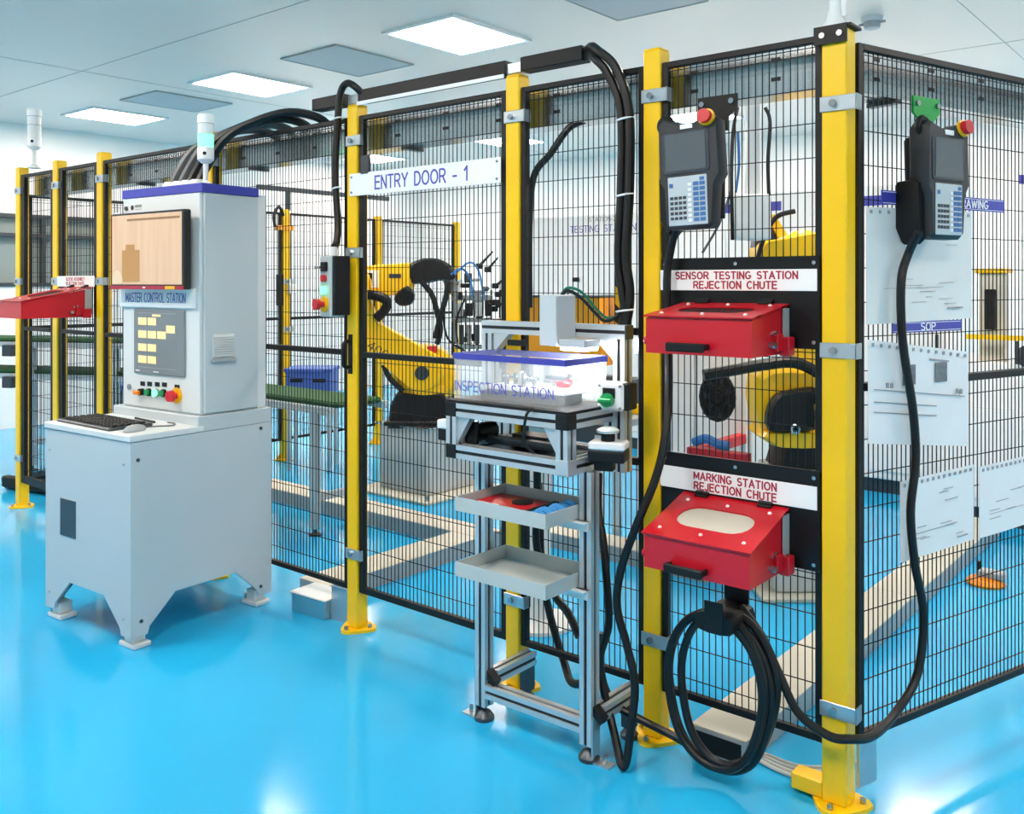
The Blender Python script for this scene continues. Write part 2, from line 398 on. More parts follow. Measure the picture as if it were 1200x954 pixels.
for x, lb in ((-4.28, 'blue-grey square ceiling panel between two lights, left of the entry door'), (-6.63, 'blue-grey square ceiling panel above the stack light'), (-1.86, 'blue-grey square ceiling panel at the top edge, right of the entry door')):
    t = thing('ceiling_tile', lb, 'ceiling panel', (x, 1.8, HC), 0, 'grey ceiling panels')
    ob('panel', MB().bx(-.3, .3, -.36, .36, -.008, -.001, .002), 'ceil_panel', t)
    for a in (-1, 1):
        ob('frame', MB().bx(a*.305-.006, a*.305+.006, -.37, .37, -.011, 0), 'seam', t)
        ob('frame', MB().bx(-.3, .3, a*.365-.006, a*.365+.006, -.011, 0), 'seam', t)
t = thing('smoke_detector', 'round grey detector on the ceiling above the corner post', 'detector', (-.94, 3.12, HC))
ob('base', MB().lathe([(.06, -.03), (.065, 0)]), 'grey_light', t); ob('sensor_head', MB().lathe([(.03, -.075), (.045, -.07), (.05, -.03)]), 'machine_grey', t)
for a in (-1, 1): ob('clip', MB().bx(a*.06-.02, a*.06+.02, -.006, .006, -.045, -.032), 'machine_grey', t)

# ================================================================== FENCE
PX = [0, -.60, -1.19, -2.084, -3.19, -4.335, -4.91, -5.46]
HP = 2.25
def clamp(parent, z, s, side=1):
    m = MB().bx(-s-.004, s+.03, -s-.006, -s-.001, z-.022, z+.022, .002).bx(s+.026, s+.03, -s-.006, 0, z-.022, z+.022)
    c = ob('clamp', m, 'galv', parent); ob('bolt', MB().cyl((.0, -s-.006, z), (.0, -s-.016, z), .011, n=8), 'steel', c); return c
def fence_post(name, label, x, y, rz=0, s=.032, h=HP, clamps=(2.1, .3), lobes=True, mat='yellow', cap=True, group='yellow fence posts'):
    t = thing(name, label, 'fence post', (x, y, 0), rz, group)
    ob('tube', MB().bx(-s, s, -s, s, .012, h, .004), mat, t)
    if cap: ob('cap', MB().bx(-s+.002, s-.002, -s+.002, s-.002, h, h+.006, .002), mat, t)
    m = MB().prism(smooth_poly([(-s-.01, -s-.02), (0, -s-.05), (s+.01, -s-.02), (s+.05, s), (0, s+.035), (-s-.05, s)], 3), 'z', 0, .012)
    b = ob('base_plate', m, mat, t)
    for dx, dy in ((0, -s-.03), (s+.025, s-.012), (-s-.025, s-.012)): ob('anchor_bolt', MB().cyl((dx, dy, .012), (dx, dy, .026), .009, n=6), 'steel', b)
    ob('gusset', MB().prism([(-s-.042, .012), (-s, .012), (-s, .07)], 'y', -.003+s*.5, .003+s*.5), mat, t)
    for z in clamps: clamp(t, z, s)
    return t
lab = ['thick yellow corner post with galvanised clamps, nearest the camera', 'yellow post left of the two rejection chutes', 'yellow post right of the entry door', 'yellow post left of the entry door',
       'yellow post rising behind the control station', 'yellow post just left of the control station', 'yellow post behind the far red chute', 'leftmost yellow post of the front fence']
for i, x in enumerate(PX):
    if i == 0:
        P0 = fence_post('fence_post', lab[0], 0, 0, 0, .036, 2.215, (2.0, 1.3, .28))
        ob('cap_plate', MB().bx(-.055, .05, -.042, .045, 2.215, 2.222).bx(-.055, .04, -.046, -.04, 2.17, 2.222), 'black', P0)
        for dx in (-.03, .02): ob('bolt', MB().cyl((dx, -.046, 2.195), (dx, -.052, 2.195), .009, n=8), 'steel', P0)
        ob('base_block', MB().bx(-.13, -.036, -.03, .03, .012, .06, .004), 'yellow', P0)
    else:
        fence_post('fence_post', lab[i], x, 0, 0, .032, HP, {1: (2.1, .33), 2: (2.1, .33), 3: (2.1, 1.62, .33), 4: (2.1, .33)}.get(i, (2.1, 1.5, .33)))
def wires(L, z0, z1, x0=.0, pitch=.022, rowp=.1, z_first=None, rw=.0013):
    m = MB(); n = max(1, round((L - 0) / pitch)); xs = [x0 + L * (i + .5) / n for i in range(n)]
    for x in xs: m.bx(x-rw, x+rw, -.002-rw, -.002+rw, z0, z1)
    z = z1 - .03
    m.bx(x0, x0+L, -.002-2*rw, -.002-rw*.2, z1-.012, z1-.012+2*rw)
    while z > z0 + .02:
        m.bx(x0, x0+L, .002-rw, .002+rw, z-rw, z+rw); z -= rowp
    return m
def panel(name, label, p0, p1, z0=.168, z1=2.205, fw=.022, parts=None, rails=(), cat='fence panel', group='black wire mesh panels', th=.022):
    p0 = Vector(p0); p1 = Vector(p1); d = p1-p0; L = d.length; a = math.atan2(d.y, d.x)
    t = thing(name, label, cat, (p0.x, p0.y, 0), a, group)
    for x in (0, L-fw): ob('stile', MB().bx(x, x+fw, -th/2, th/2, z0, z1, .002), 'black', t)
    ob('top_rail', MB().bx(fw, L-fw, -th/2, th/2, z1-.02, z1, .002), 'black', t)
    ob('bottom_rail', MB().bx(fw, L-fw, -th/2, th/2, z0, z0+fw, .002), 'black', t)
    for z in rails: ob('mid_rail', MB().bx(fw, L-fw, -th/2-.004, th/2, z-.012, z+.012, .002), 'black', t)
    for (a0, a1) in (parts or [(z0+fw, z1-.02)]):
        wm = ob('wire_mesh', wires(L-2*fw, a0, a1, fw), 'wire', t); wm['kind'] = 'stuff'
    return t, L
YP = -.012
# A0 chute panel (corner .. P1)
pA0, LA0 = panel('mesh_fence', 'black mesh panel carrying two black plates with red rejection chutes', (-.60+.034, YP), (-.038, YP), parts=[(1.57, 2.185), (.95, 1.3), (.19, .66)])
for z0, z1 in ((1.3, 1.57), (.66, .95)):
    pl = ob('plate', MB().bx(.004, LA0-.004, -.02, -.011, z0, z1, .002), 'black_gloss', pA0)
    for dx in (.02, LA0/2, LA0-.02):
        for dz in (z0+.02, z1-.02): ob('screw', MB().cyl((dx, -.02, dz), (dx, -.026, dz), .006, n=8), 'steel', pl)
# A1 panel with opening for the station
pA1, LA1 = panel('mesh_fence', 'black mesh panel with an opening behind the inspection station', (-1.19+.034, YP), (-.60-.034, YP), parts=[(1.34, 2.185), (.19, .9)], rails=(1.33, .9))
# A2 entry door
pA2, LA2 = panel('entry_door', 'black wire mesh entry door hung between two yellow posts', (-2.084+.036, YP), (-1.19-.034, YP), rails=(1.185,), cat='door', group=None, fw=.028)
hd = ob('handle', MB().tube([(-.045, -.02, 1.24), (-.045, -.055, 1.23), (-.045, -.055, 1.14), (-.045, -.02, 1.13)], .009, 8, 4), 'black', pA2)
ob('lock_plate', MB().bx(-.06, -.03, -.022, -.012, 1.1, 1.27, .002), 'black', pA2)
ob('lock_plate', MB().bx(.03, .08, -.03, -.012, 1.95, 2.03, .003), 'dark_metal', pA2)
panel('mesh_fence', 'black mesh panel left of the entry door, beside the control station', (-3.19+.034, YP), (-2.084-.034, YP), rails=(1.19,))
panel('mesh_fence', 'black mesh panel behind the control station', (-4.335+.034, YP), (-3.19-.034, YP), rails=(1.19,))
pA5, LA5 = panel('mesh_fence', 'black mesh panel carrying the far red chute', (-4.91+.034, YP), (-4.335-.034, YP), rails=(1.19,), fw=.05)
panel('mesh_fence', 'leftmost black mesh panel of the front fence', (-5.46+.034, YP), (-4.91-.034, YP), rails=(1.19,), fw=.05)
# fence B from the corner to the right
AB = R(72.03); dB = Vector((math.cos(AB), math.sin(AB))); nB = Vector((math.sin(AB), -math.cos(AB)))   # nB points outwards
pB, LB = panel('mesh_fence', 'black mesh panel right of the corner post with papers hung on it', dB*.06+nB*.012, dB*1.52+nB*.012, z1=2.185, rails=(1.19,))
fence_post('fence_post', 'yellow post at the right end of the angled fence', *(dB*1.56), AB)
ob('foot_plate', MB().bx(.01, .09, -.004, .004, .03, .168), 'galv', pB)
# fence C: inner side along the left end of the cell
CY = [1.05, 2.1, 3.14, 4.2]
clab = ['yellow post of the left side fence hidden behind the control station', 'yellow post of the left side fence with orange bracket, seen beside the control station', 'yellow post of the left side fence beyond the entry door', 'farthest yellow post of the left side fence']
PC = []
for y, l in zip(CY, clab): PC.append(fence_post('fence_post', l, -5.45, y, R(90), .032, 2.1, (1.5, 1.1), group='yellow fence posts'))
ys = [0] + CY
clab2 = ['black mesh panel joining the leftmost post', 'black mesh panel of the side fence left of the bracket post', 'black mesh panel of the side fence right of the bracket post', 'black mesh panel at the far end of the side fence']
for i in range(4):
    panel('mesh_fence', clab2[i], (-5.45, ys[i]+.036), (-5.45, ys[i+1]-.036), z1=2.08, rails=(1.19,))
ob('bracket', MB().bx(-.07, .06, -.05, .045, 1.93, 1.97, .004), 'orange', PC[1]); ob('sensor_box', MB().bx(-.11, -.06, -.07, -.03, 1.3, 1.56, .004), 'black', PC[1])
ob('switch', MB().bx(.0, .07, -.08, -.033, 1.4, 1.48, .006), 'white_plastic', PC[1])
ob('hose', MB().tube([(-.05, -.05, 2.05), (-.1, -.06, 2.12), (-.15, -.06, 2.05), (-.14, -.06, 1.95)], .014, 8, 4), 'rubber', PC[1])
tag(ob('overhead_rail', MB().bx(-5.5, -5.46, 1.85, 3.3, 2.26, 2.3, .004).bx(-5.5, -5.46, 2.14, 2.17, 2.1, 2.26), 'dark_metal'), 'dark square rail above the left side fence posts', 'rail')
# stainless cable trays behind the fence tops
def tray(name, label, p0, p1, off, z0, z1):
    p0 = Vector(p0); p1 = Vector(p1); d = p1-p0; L = d.length; a = math.atan2(d.y, d.x)
    t = thing(name, label, 'cable tray', (p0.x, p0.y, z0), a, 'steel cable trays')
    h = z1-z0
    ob('channel', MB().bx(0, L, off, off+.004, 0, h).bx(0, L, off, off+.1, -.003, 0).bx(0, L, off+.096, off+.1, 0, h), 'stainless', t)
    n = int(L/.28); m = MB()
    for i in range(n):
        for z in (.04, .1): m.bx(.15+i*.28, .18+i*.28, off-.001, off, z, z+.012)
    ob('slot_row', m, 'slot', t)
    for x in [.25+i*1.1 for i in range(max(1, int(L/1.1)))]: ob('support_arm', MB().bx(x, x+.03, off-.005, off+.1, -.018, -.004), 'dark_metal', t)
    return t
tray('cable_tray', 'stainless cable tray along the top of the front fence', (-5.42, .0), (-.06, .0), .06, 2.07, 2.215)
tray('cable_tray', 'stainless cable tray along the top of the angled right fence', dB*.09, dB*1.5, .06, 2.07, 2.19)
# black duct above the entry door
t = thing('cable_duct', 'black cable duct on top of the posts over the entry door', 'cable duct', (-1.6, 0, 2.262))
for i, (a, b) in enumerate(((-2.36, -2.15), (-2.05, -1.225), (-1.155, -.88))):
    ob('duct_section', MB().bx(a+1.6, b+1.6, -.03, .03, 0, .052, .003), 'black', t)
for x in (-2.084, -1.19): ob('joint_bracket', MB().bx(x+1.6-.04, x+1.6+.04, -.02, .02, 0, .04, .003), 'galv', t)
ob('white_strip', MB().bx(-.45, .37, -.034, -.03, -.014, .001), 'white_plastic', t)
# ================================================================== SIGNS ON THE FENCE
def sign(name, label, p, w, h, body, mat, tw=None, th=None, rz=0, board='white', bold=.014, line=.85, d=.004):
    t = thing(name, label, 'sign', p, rz, None)
    ob('board', MB().bx(-w/2, w/2, -d, 0, 0, h, .001), board, t)
    if body: text(body, t, mat, (0, -d-.0006, h/2), UP, tw, th, bold, line=line)
    return t
t = sign('door_sign', 'white ENTRY DOOR - 1 sign across the mesh door', (-1.665, -.036, 1.862), .85, .095, 'ENTRY DOOR - 1', 'blue_text', .52, .052, bold=.012)
for dx in (-.41, .41):
    for dz in (.015, .08): ob('screw', MB().cyl((dx, -.004, dz), (dx, -.008, dz), .005, n=8), 'steel', t)
sign('chute_sign', 'white SENSOR TESTING STATION REJECTION CHUTE sign on the upper black plate', (-.306, -.034, 1.468), .515, .064, 'SENSOR TESTING STATION\nREJECTION CHUTE', 'red_text', .4, .05, bold=.028)
sign('chute_sign', 'white MARKING STATION REJECTION CHUTE sign on the lower black plate', (-.306, -.034, .838), .515, .068, 'MARKING STATION\nREJECTION CHUTE', 'red_text', .27, .053, bold=.028)
sign('chute_sign', 'small white sign with two red lines above the far red chute', (-4.605, -.042, 1.468), .48, .064, 'SLEEVE ASSEMBLY\nREJECTION CHUTE', 'red_text', .24, .046)
# ================================================================== RED CHUTES
def chute(label, x0, x1, yb, yf, zb0, zt_b, zt_f, window, latch=True, handle=True, bin_dark=True):
    t = thing('rejection_chute', label, 'chute', ((x0+x1)/2, yb, zb0), 0, 'red sheet metal rejection chutes')
    w = (x1-x0)/2; D = yf-yb; hb = zt_b-zb0; hf = zt_f-zb0
    th = .004
    ob('front_panel', MB().bx(-w, w, D, D+th, 0, hf-.003), 'red', t)
    for s in (-1, 1):
        ob('side_panel', MB().prism([(D+th, 0), (0, -.0), (0, hb-.003), (D+th, hf-.003)], 'x', s*w-(th if s > 0 else 0), s*w+(th if s < 0 else 0)), 'red', t)
    ob('bottom_panel', MB().bx(-w+th, w-th, D+th, 0, 0, th), 'red', t)
    # lid as a ring around the window plus the window pane
    sl = math.atan2(hb-hf, -D); Ls = math.hypot(D, hb-hf)
    win = smooth_poly(rrect(w*1.42, Ls*.46, Ls*.22, 4, 0, 0), 1)
    n = len(win); outer = []
    W2, H2 = w+.006, Ls/2+.006
    for (x, y) in win:
        k = max(abs(x)/W2, abs(y)/H2, 1e-6); outer.append((x/k, y/k))
    m = MB(); vs = []
    for z in (0, .005):
        vs += [(x, y, z) for x, y in outer]; vs += [(x, y, z) for x, y in win]
    fs = []
    for i in range(n):
        j = (i+1) % n
        fs += [(i, j, n+j, n+i), (2*n+i, 3*n+i, 3*n+j, 2*n+j), (i, 2*n+i, 2*n+j, j), (n+i, n+j, 3*n+j, 3*n+i)]
    m.add(vs, fs)
    corner = MB()
    for sx in (-1, 1):
        for sy in (-1, 1): corner.bx(*sorted((sx*W2, sx*W2*.62)), *sorted((sy*H2, sy*H2*.55)), .0004, .0052)
    M4 = Matrix.Translation((0, D/2, (hb+hf)/2)) @ Matrix.Rotation(sl, 4, 'X')
    m.add(corner.v, corner.f)
    m.v = [tuple(M4 @ Vector(p)) for p in m.v]
    lid = ob('lid', m, 'red', t)
    p = MB().prism(rrect(w*1.42+.02, Ls*.46+.02, Ls*.22, 4), 'z', -.004, -.001); p.v = [tuple(M4 @ Vector(q)) for q in p.v]
    ob('window_pane', p, window, lid)
    for sx in (-.8, 0, .8):
        for sy in (-.36, .33):
            q = MB().lathe([(.006, 0), (.006, .002), (.003, .005)], (sx*w, sy*Ls, .005), 10); q.v = [tuple(M4 @ Vector(v)) for v in q.v]
            ob('screw', q, 'white_plastic', lid)
    for sx in (-.62, .62):
        q = MB().bx(sx*w-.022, sx*w+.022, Ls*.43, Ls*.53, .004, .012, .002).cyl((sx*w-.022, Ls*.5, .012), (sx*w+.022, Ls*.5, .012), .006, n=10)
        q.v = [tuple(M4 @ Vector(v)) for v in q.v]; ob('hinge', q, 'black', t)
    if handle:
        h = MB().bx(-.062, -.052, D-.034, D, .018, .036, .003).bx(.052, .062, D-.034, D, .018, .036, .003).bx(-.062, .062, D-.04, D-.028, .012, .038, .004)
        h.mv((-.02, 0, -.002)); ob('handle', h, 'black', t)
    la = MB().bx(w, w+.012, -.09, -.05, .01, .06, .002).bx(w, w+.03, -.055, -.012, -.004, .05, .003)
    lt = ob('latch', la, 'red', t)
    ob('latch_pin', MB().cyl((w, -.12, .03), (w+.02, -.12, .03), .009, n=10).cyl((w, -.105, .06), (w+.008, -.105, .06), .005, n=8).cyl((w, -.085, .065), (w+.008, -.085, .065), .005, n=8), 'steel', lt)
    ob('side_bracket', MB().bx(w+.004, w+.008, -.04, 0, hb*.1, hb*.95), 'machine_grey', t)
    ob('knob', MB().ell((-w-.008, D+.02, .035), (.012, .012, .014), 10, 6), 'red', t)
    return t
chute('red sheet metal chute under the SENSOR TESTING STATION sign', -.475, -.14, -.034, -.27, 1.285, 1.425, 1.392, 'black_gloss')
c2 = chute('red sheet metal chute under the MARKING STATION sign, pale oval window', -.475, -.14, -.034, -.28, .652, .825, .752, 'beige')
chute('far red chute left of the control station, below a small sign', -4.69, -4.40, -.045, -.44, 1.29, 1.462, 1.385, 'black_gloss', handle=False)
ob('brush_strip', MB().bx(-.02, .11, -.1, -.095, .06, .135), 'dark_metal', c2)

# ================================================================== CONTROL STATION
CS = thing('control_station', 'tall light grey control cabinet with blue top band and desk', 'control cabinet', (-2.597, -.751, 0), .07024)
W, D, HD = .667, .714, .872
def legpoly(L, a=.07, b=.2): return [(0, .05), (a, .05), (a+.01, .08), (b, .19), (L-b, .19), (L-a-.01, .08), (L-a, .05), (L, .05), (L, HD-.03), (0, HD-.03)]
ob('front_panel', MB().prism([(-x, z) for x, z in legpoly(W)], 'y', 0, .012), 'grey_paint', CS)
ob('back_panel', MB().prism([(-x, z) for x, z in legpoly(W)], 'y', D-.012, D), 'grey_paint', CS)
sp = ob('side_panel', MB().prism(legpoly(D-.008, .07, .2), 'x', -.012, 0).mv((.002, .004, 0)), 'grey_paint', CS)
ob('side_panel', MB().prism(legpoly(D-.008, .07, .2), 'x', -W, -W+.012).mv((-.002, .004, 0)), 'grey_paint', CS)
ob('inner_floor', MB().bx(-W+.02, -.02, .02, D-.02, .2, .215), 'machine_grey', CS)
ob('desk_top', MB().bx(-W-.004, .004, -.006, .345, HD-.028, HD, .004), 'grey_light', CS)
ob('plinth', MB().bx(-W+.01, .002, .315, D, HD-.03, .912, .004), 'grey_paint', CS)
for x, y in ((-.05, .05), (-W+.05, .05), (-.05, D-.05), (-W+.05, D-.05)):
    f = ob('foot', MB().bx(x-.055, x+.055, y-.04, y+.04, 0, .02, .004).bx(x-.03, x+.03, y-.03, y+.03, .02, .07, .003), 'grey_light', CS)
    ob('anchor_bolt', MB().cyl((x-.04, y-.025, .02), (x-.04, y-.025, .045), .008, n=6), 'steel', f)
ob('access_slot', MB().bx(-.54, -.415, -.003, 0.002, .388, .549, .001), 'dark_metal', CS)
for y, z in ((.03, .77), (.65, .82), (.045, .11), (.65, .09)): ob('screw', MB().cyl((.002, y, z), (.006, y, z), .008, n=8), 'dark_metal', CS)
for x, z in ((-.63, .75), (-.05, .75), (-.63, .12), (-.05, .12)): ob('screw', MB().cyl((x, 0, z), (x, -.004, z), .006, n=8), 'machine_grey', CS)
tx0, tx1, ty0, ty1, tz0, tz1 = -.604, 0, .339, .636, .912, 1.924
tw_ = ob('tower_body', MB().bx(tx0, tx1-.012, ty0, ty1, tz0, tz1, .003), 'grey_light', CS)
ob('tower_side_door', MB().bx(tx1-.009, tx1+.004, ty0+.008, ty1-.002, tz0+.008, tz1-.04, .003), 'grey_paint', CS)
ob('tower_back', MB().bx(tx0+.02, tx1-.01, ty1+.002, ty1+.055, tz0, tz1-.025, .003), 'grey_light', CS)
ob('front_door', MB().bx(tx0+.004, tx1-.012, ty0-.006, ty0, tz0+.008, tz1-.04, .002), 'grey_light', CS)
b = ob('blue_band', MB().bx(tx0-.004, tx1+.006, ty0-.008, ty1+.002, tz1-.038, tz1+.002, .002), 'blue_band', CS); b['label'] = 'blue top band'
# name board
nb = ob('name_board', MB().bx(-.613, -.033, ty0-.02, ty0-.006, 1.378, 1.468, .003), 'white_plastic', CS)
text('MASTER CONTROL STATION', nb, 'blue_text', (-.325, ty0-.0205, 1.424), UP, .46, .04, .008)
# touch panel
hm = ob('touch_panel', MB().bx(-.5, -.11, ty0-.016, ty0-.006, 1.074, 1.37, .006), 'hmi', CS)
fy = ty0-.0165
for x0, z1 in ((-.46, 1.332), (-.385, 1.332), (-.46, 1.272), (-.385, 1.272), (-.31, 1.272), (-.242, 1.3), (-.46, 1.212), (-.385, 1.212), (-.46, 1.157), (-.385, 1.157)):
    ob('screen_block', MB().bx(x0, x0+.065, fy-.001, fy, z1-.034, z1), 'hmi_box', hm)
ob('screen_block', MB().bx(-.35, -.285, fy-.001, fy, 1.338, 1.348), 'hmi_box', hm)
ob('screen_line', MB().bx(-.46, -.17, fy-.001, fy, 1.352, 1.354).bx(-.46, -.17, fy-.001, fy, 1.103, 1.105).bx(-.15, -.148, fy-.001, fy, 1.15, 1.23), 'machine_grey', hm)
ob('indicator', MB().bx(-.48, -.45, fy-.001, fy, 1.085, 1.089).bx(-.34, -.3, fy-.001, fy, 1.085, 1.089), 'white', hm)
# buttons
def button(parent, x, z, kind):
    y = ty0-.006
    if kind == 'estop':
        o = ob('emergency_stop', MB().cyl((x, y, z), (x, y-.006, z), .036, n=24), 'estop_yellow', parent)
        ob('mushroom_head', MB().cyl((x, y-.006, z), (x, y-.03, z), .014).cyl((x, y-.026, z), (x, y-.046, z), .026, .024, n=20), 'red_button', o)
    elif kind == 'key':
        o = ob('key_switch', MB().cyl((x, y, z), (x, y-.02, z), .016), 'black', parent)
        ob('selector_lever', MB().bx(x-.034, x+.01, y-.032, y-.018, z-.012, z+.008, .003), 'amber', o)
    elif kind == 'lit':
        o = ob('start_button', MB().cyl((x, y, z), (x, y-.012, z), .019), 'steel', parent); ob('lens', MB().cyl((x, y-.012, z), (x, y-.02, z), .016), 'green_lit', o)
    else:
        o = ob('push_button', MB().cyl((x, y, z), (x, y-.012, z), .018), 'black', parent); ob('lens', MB().cyl((x, y-.012, z), (x, y-.022, z), .014), 'green', o)
    ob('legend_plate', MB().bx(x-.018, x+.018, y-.002, y, z+.028, z+.048), 'black', o)
for x, z, kd in ((-.44, .988, 'key'), (-.385, .99, 'green'), (-.325, .992, 'lit'), (-.27, .994, 'green'), (-.175, .99, 'estop')): button(CS, x, z, kd)
ob('lock', MB().cyl((-.545, ty0-.006, 1.005), (-.545, ty0-.014, 1.005), .013), 'steel', CS)
ob('lock', MB().cyl((-.57, ty0-.006, 1.84), (-.57, ty0-.014, 1.84), .01), 'dark_metal', CS)
lg = ob('maker_mark', MB().lathe([(.012, 0), (.012, .001)], n=12).rot(R(90), 'X').mv((-.525, ty0-.006, 1.842)), 'dark_metal', CS)
text('MTECH', lg, 'black_text', (-.475, ty0-.0068, 1.847), UP, .05, .011)
ob('maker_line', MB().bx(-.5, -.45, ty0-.0068, ty0-.006, 1.83, 1.834), 'machine_grey', lg)
# side vent
vt = ob('side_vent', MB().bx(.004, .008, .385, .5, 1.165, 1.265, .001), 'grey_light', CS)
for i in range(9): ob('louver', MB().prism([(.006, 1.17+i*.0105), (.016, 1.168+i*.0105), (.006, 1.176+i*.0105)], 'y', .39, .495), 'grey_light', vt)
ob('vent_lip', MB().bx(.004, .02, .38, .505, 1.142, 1.155, .002), 'machine_grey', CS)
# monitor (mounted on the tower front)
mo = thing('monitor', 'wide screen showing a peach page, mounted on the control cabinet', 'monitor', (-2.597, -.751, 0), .07024)
ob('housing', MB().bx(-.595, -.03, .268, .305, 1.462, 1.81, .005), 'monitor_body', mo)
ob('mount_arm', MB().bx(-.36, -.24, .305, .333, 1.55, 1.72, .003), 'dark_metal', mo)
sc_ = ob('screen', MB().bx(-.583, -.046, .2665, .268, 1.484, 1.8), 'monitor_screen', mo)
ob('screen_header', MB().bx(-.46, -.06, .2655, .2665, 1.772, 1.782), 'screen_dark', sc_)
ob('screen_figure', MB().bx(-.5, -.36, .2655, .2665, 1.495, 1.64).bx(-.47, -.4, .2652, .2662, 1.64, 1.665), 'screen_ochre', sc_)
ob('screen_figure', MB().prism(smooth_poly([(-.575, 1.49), (-.5, 1.49), (-.505, 1.53), (-.54, 1.55), (-.57, 1.53)], 3), 'y', .2645, .2655), 'screen_pale', sc_)
ob('lower_bezel', MB().bx(-.595, -.03, .262, .268, 1.462, 1.478), 'red_text', mo)
ob('label_sticker', MB().bx(-.16, -.09, .261, .262, 1.463, 1.477), 'estop_yellow', mo)
ob('logo_dot', MB().bx(-.33, -.31, .261, .262, 1.467, 1.473), 'white', mo)
# paper at the left of the monitor
tag(ob('paper_sheet', MB().bx(-3.245, -3.205, -.49, -.488, 1.5, 1.82), 'paper'), 'white paper strip hanging left of the monitor', 'paper')
# keyboard, mat, mouse
csm = lambda x, y, z: Vector((-2.597, -.751, 0)) + Matrix.Rotation(.07024, 3, 'Z') @ Vector((x, y, z))
kb = thing('keyboard', 'black keyboard on the desk of the control cabinet', 'keyboard', csm(-.4, .12, HD), .02)
ob('tray', MB().bx(-.23, .23, -.1, .1, 0, .012, .004), 'dark_metal', kb)
kk = MB()
for r_ in range(5):
    for c_ in range(14): kk.bx(-.205+c_*.03, -.205+c_*.03+.024, -.075+r_*.032, -.075+r_*.032+.025, .012, .019, .003)
kk = ob('keys', kk, 'black', kb); kk['kind'] = 'stuff'
ms = thing('computer_mouse', 'grey and black mouse at the right end of the keyboard', 'mouse', csm(-.1, .08, HD), .3)
ob('mouse_body', MB().ell((0, 0, .006), (.032, .055, .022), 16, 8), 'machine_grey', ms)
ob('mouse_wheel', MB().cyl((-.004, .03, .026), (.004, .03, .026), .008), 'black', ms)
ob('mouse_cord', MB().tube([(0, .055, .008), (.02, .12, .005), (.06, .15, .005), (.03, .2, .005), (-.03, .22, .004)], .003, 6, 5), 'cable_grey', ms)
tag(ob('pen', MB().cyl(csm(-.4, .27, HD+.006), csm(-.22, .25, HD+.006), .005, n=8), 'black'), 'black pen lying on the white desk below the buttons', 'pen')
# stack light on the tower
def stack_light(label, loc, s=1, lit=True, group=None):
    t = thing('stack_light', label, 'signal light', loc, 0, group)
    ob('foot', MB().lathe([(.035*s, 0), (.035*s, .006*s), (.014*s, .02*s)]), 'white_plastic', t)
    ob('pole', MB().cyl((0, 0, .01*s), (0, 0, .11*s), .012*s), 'white_plastic', t)
    ob('socket', MB().lathe([(.02*s, .1*s), (.036*s, .115*s), (.036*s, .165*s), (.034*s, .17*s)]), 'white_plastic', t)
    ob('lens', MB().lathe([(.034*s, .171*s), (.034*s, .228*s)]), 'green_lit' if lit else 'white_plastic', t)
    ob('lens', MB().lathe([(.034*s, .23*s), (.034*s, .275*s)]), 'white_plastic', t)
    ob('top_cap', MB().lathe([(.036*s, .276*s), (.036*s, .31*s), (.03*s, .318*s)]), 'white', t)
    ob('seam_ring', MB().lathe([(.0365*s, .2285*s), (.0365*s, .2305*s)]).lathe([(.0365*s, .2745*s), (.0365*s, .277*s)]), 'machine_grey', t)
    ob('buzzer_hole', MB().cyl((.028*s, -.023*s, .14*s), (.03*s, -.025*s, .14*s), .008*s, n=10), 'black', t)
    return t
stack_light('white stack light with green lit segment on the control cabinet', csm(-.09, .42, 1.926), 1.0)
stack_light('pale stack light standing at the leftmost fence post', (-5.42, .06, 2.256), 1.25, False)
t = thing('beacon_pole', 'white beacon pole on top of the corner post', 'beacon', (-.01, 0, 2.222))
ob('foot', MB().lathe([(.04, 0), (.036, .01), (.024, .03), (.022, .05)]), 'white_plastic', t); ob('pole', MB().cyl((0, 0, .04), (0, 0, .25), .016), 'white_plastic', t); ob('pole_tube', MB().cyl((.025, 0, .03), (.025, 0, .24), .008), 'white_plastic', t)
ob('socket', MB().lathe([(.03, .24), (.045, .26), (.045, .34)]), 'white_plastic', t); ob('lens', MB().lathe([(.043, .34), (.043, .42)]), 'green_lit', t); ob('top_cap', MB().lathe([(.045, .42), (.045, .46), (.03, .47)]), 'white', t)
# conduits from the cabinet top over to the cable tray
for i, (dx, lb) in enumerate(((-.47, 'leftmost'), (-.4, 'second'), (-.33, 'third'), (-.26, 'rightmost'))):
    g = csm(dx, .5, 1.926)
    t = thing('conduit', lb + ' grey flexible conduit arching from the cabinet top to the tray', 'conduit', g, 0, 'flexible conduits above the control cabinet')
    ob('gland', MB().lathe([(.04, 0), (.04, .03), (.03, .045)], n=12), 'white_plastic', t)
    q = [(0, 0, .02), (.02, .03, .1), (.06+.015*i, .08, .2+.012*i), (.14+.025*i, .16, .27+.014*i), (.25+.035*i, .26, .305+.016*i), (.34+.05*i, .34, .28+.01*i), (.38+.055*i, .38, .2)]
    ob('hose', MB().tube(q, .02, 8, 6), 'cable_grey' if i < 2 else 'rubber', t)
# junction box on floor beside cabinet
t = thing('floor_junction_box', 'small stainless box on the floor left of the entry door', 'junction box', (-2.36, -.0, 0), .07)
ob('body', MB().bx(-.12, .1, -.045, .1, 0, .085, .003), 'stainless', t); ob('lid', MB().bx(-.125, .105, -.05, .105, .085, .092, .002), 'grey_light', t)
ob('end_plate', MB().bx(.105, .2, -.01, -.006, .0, .15), 'galv', t)

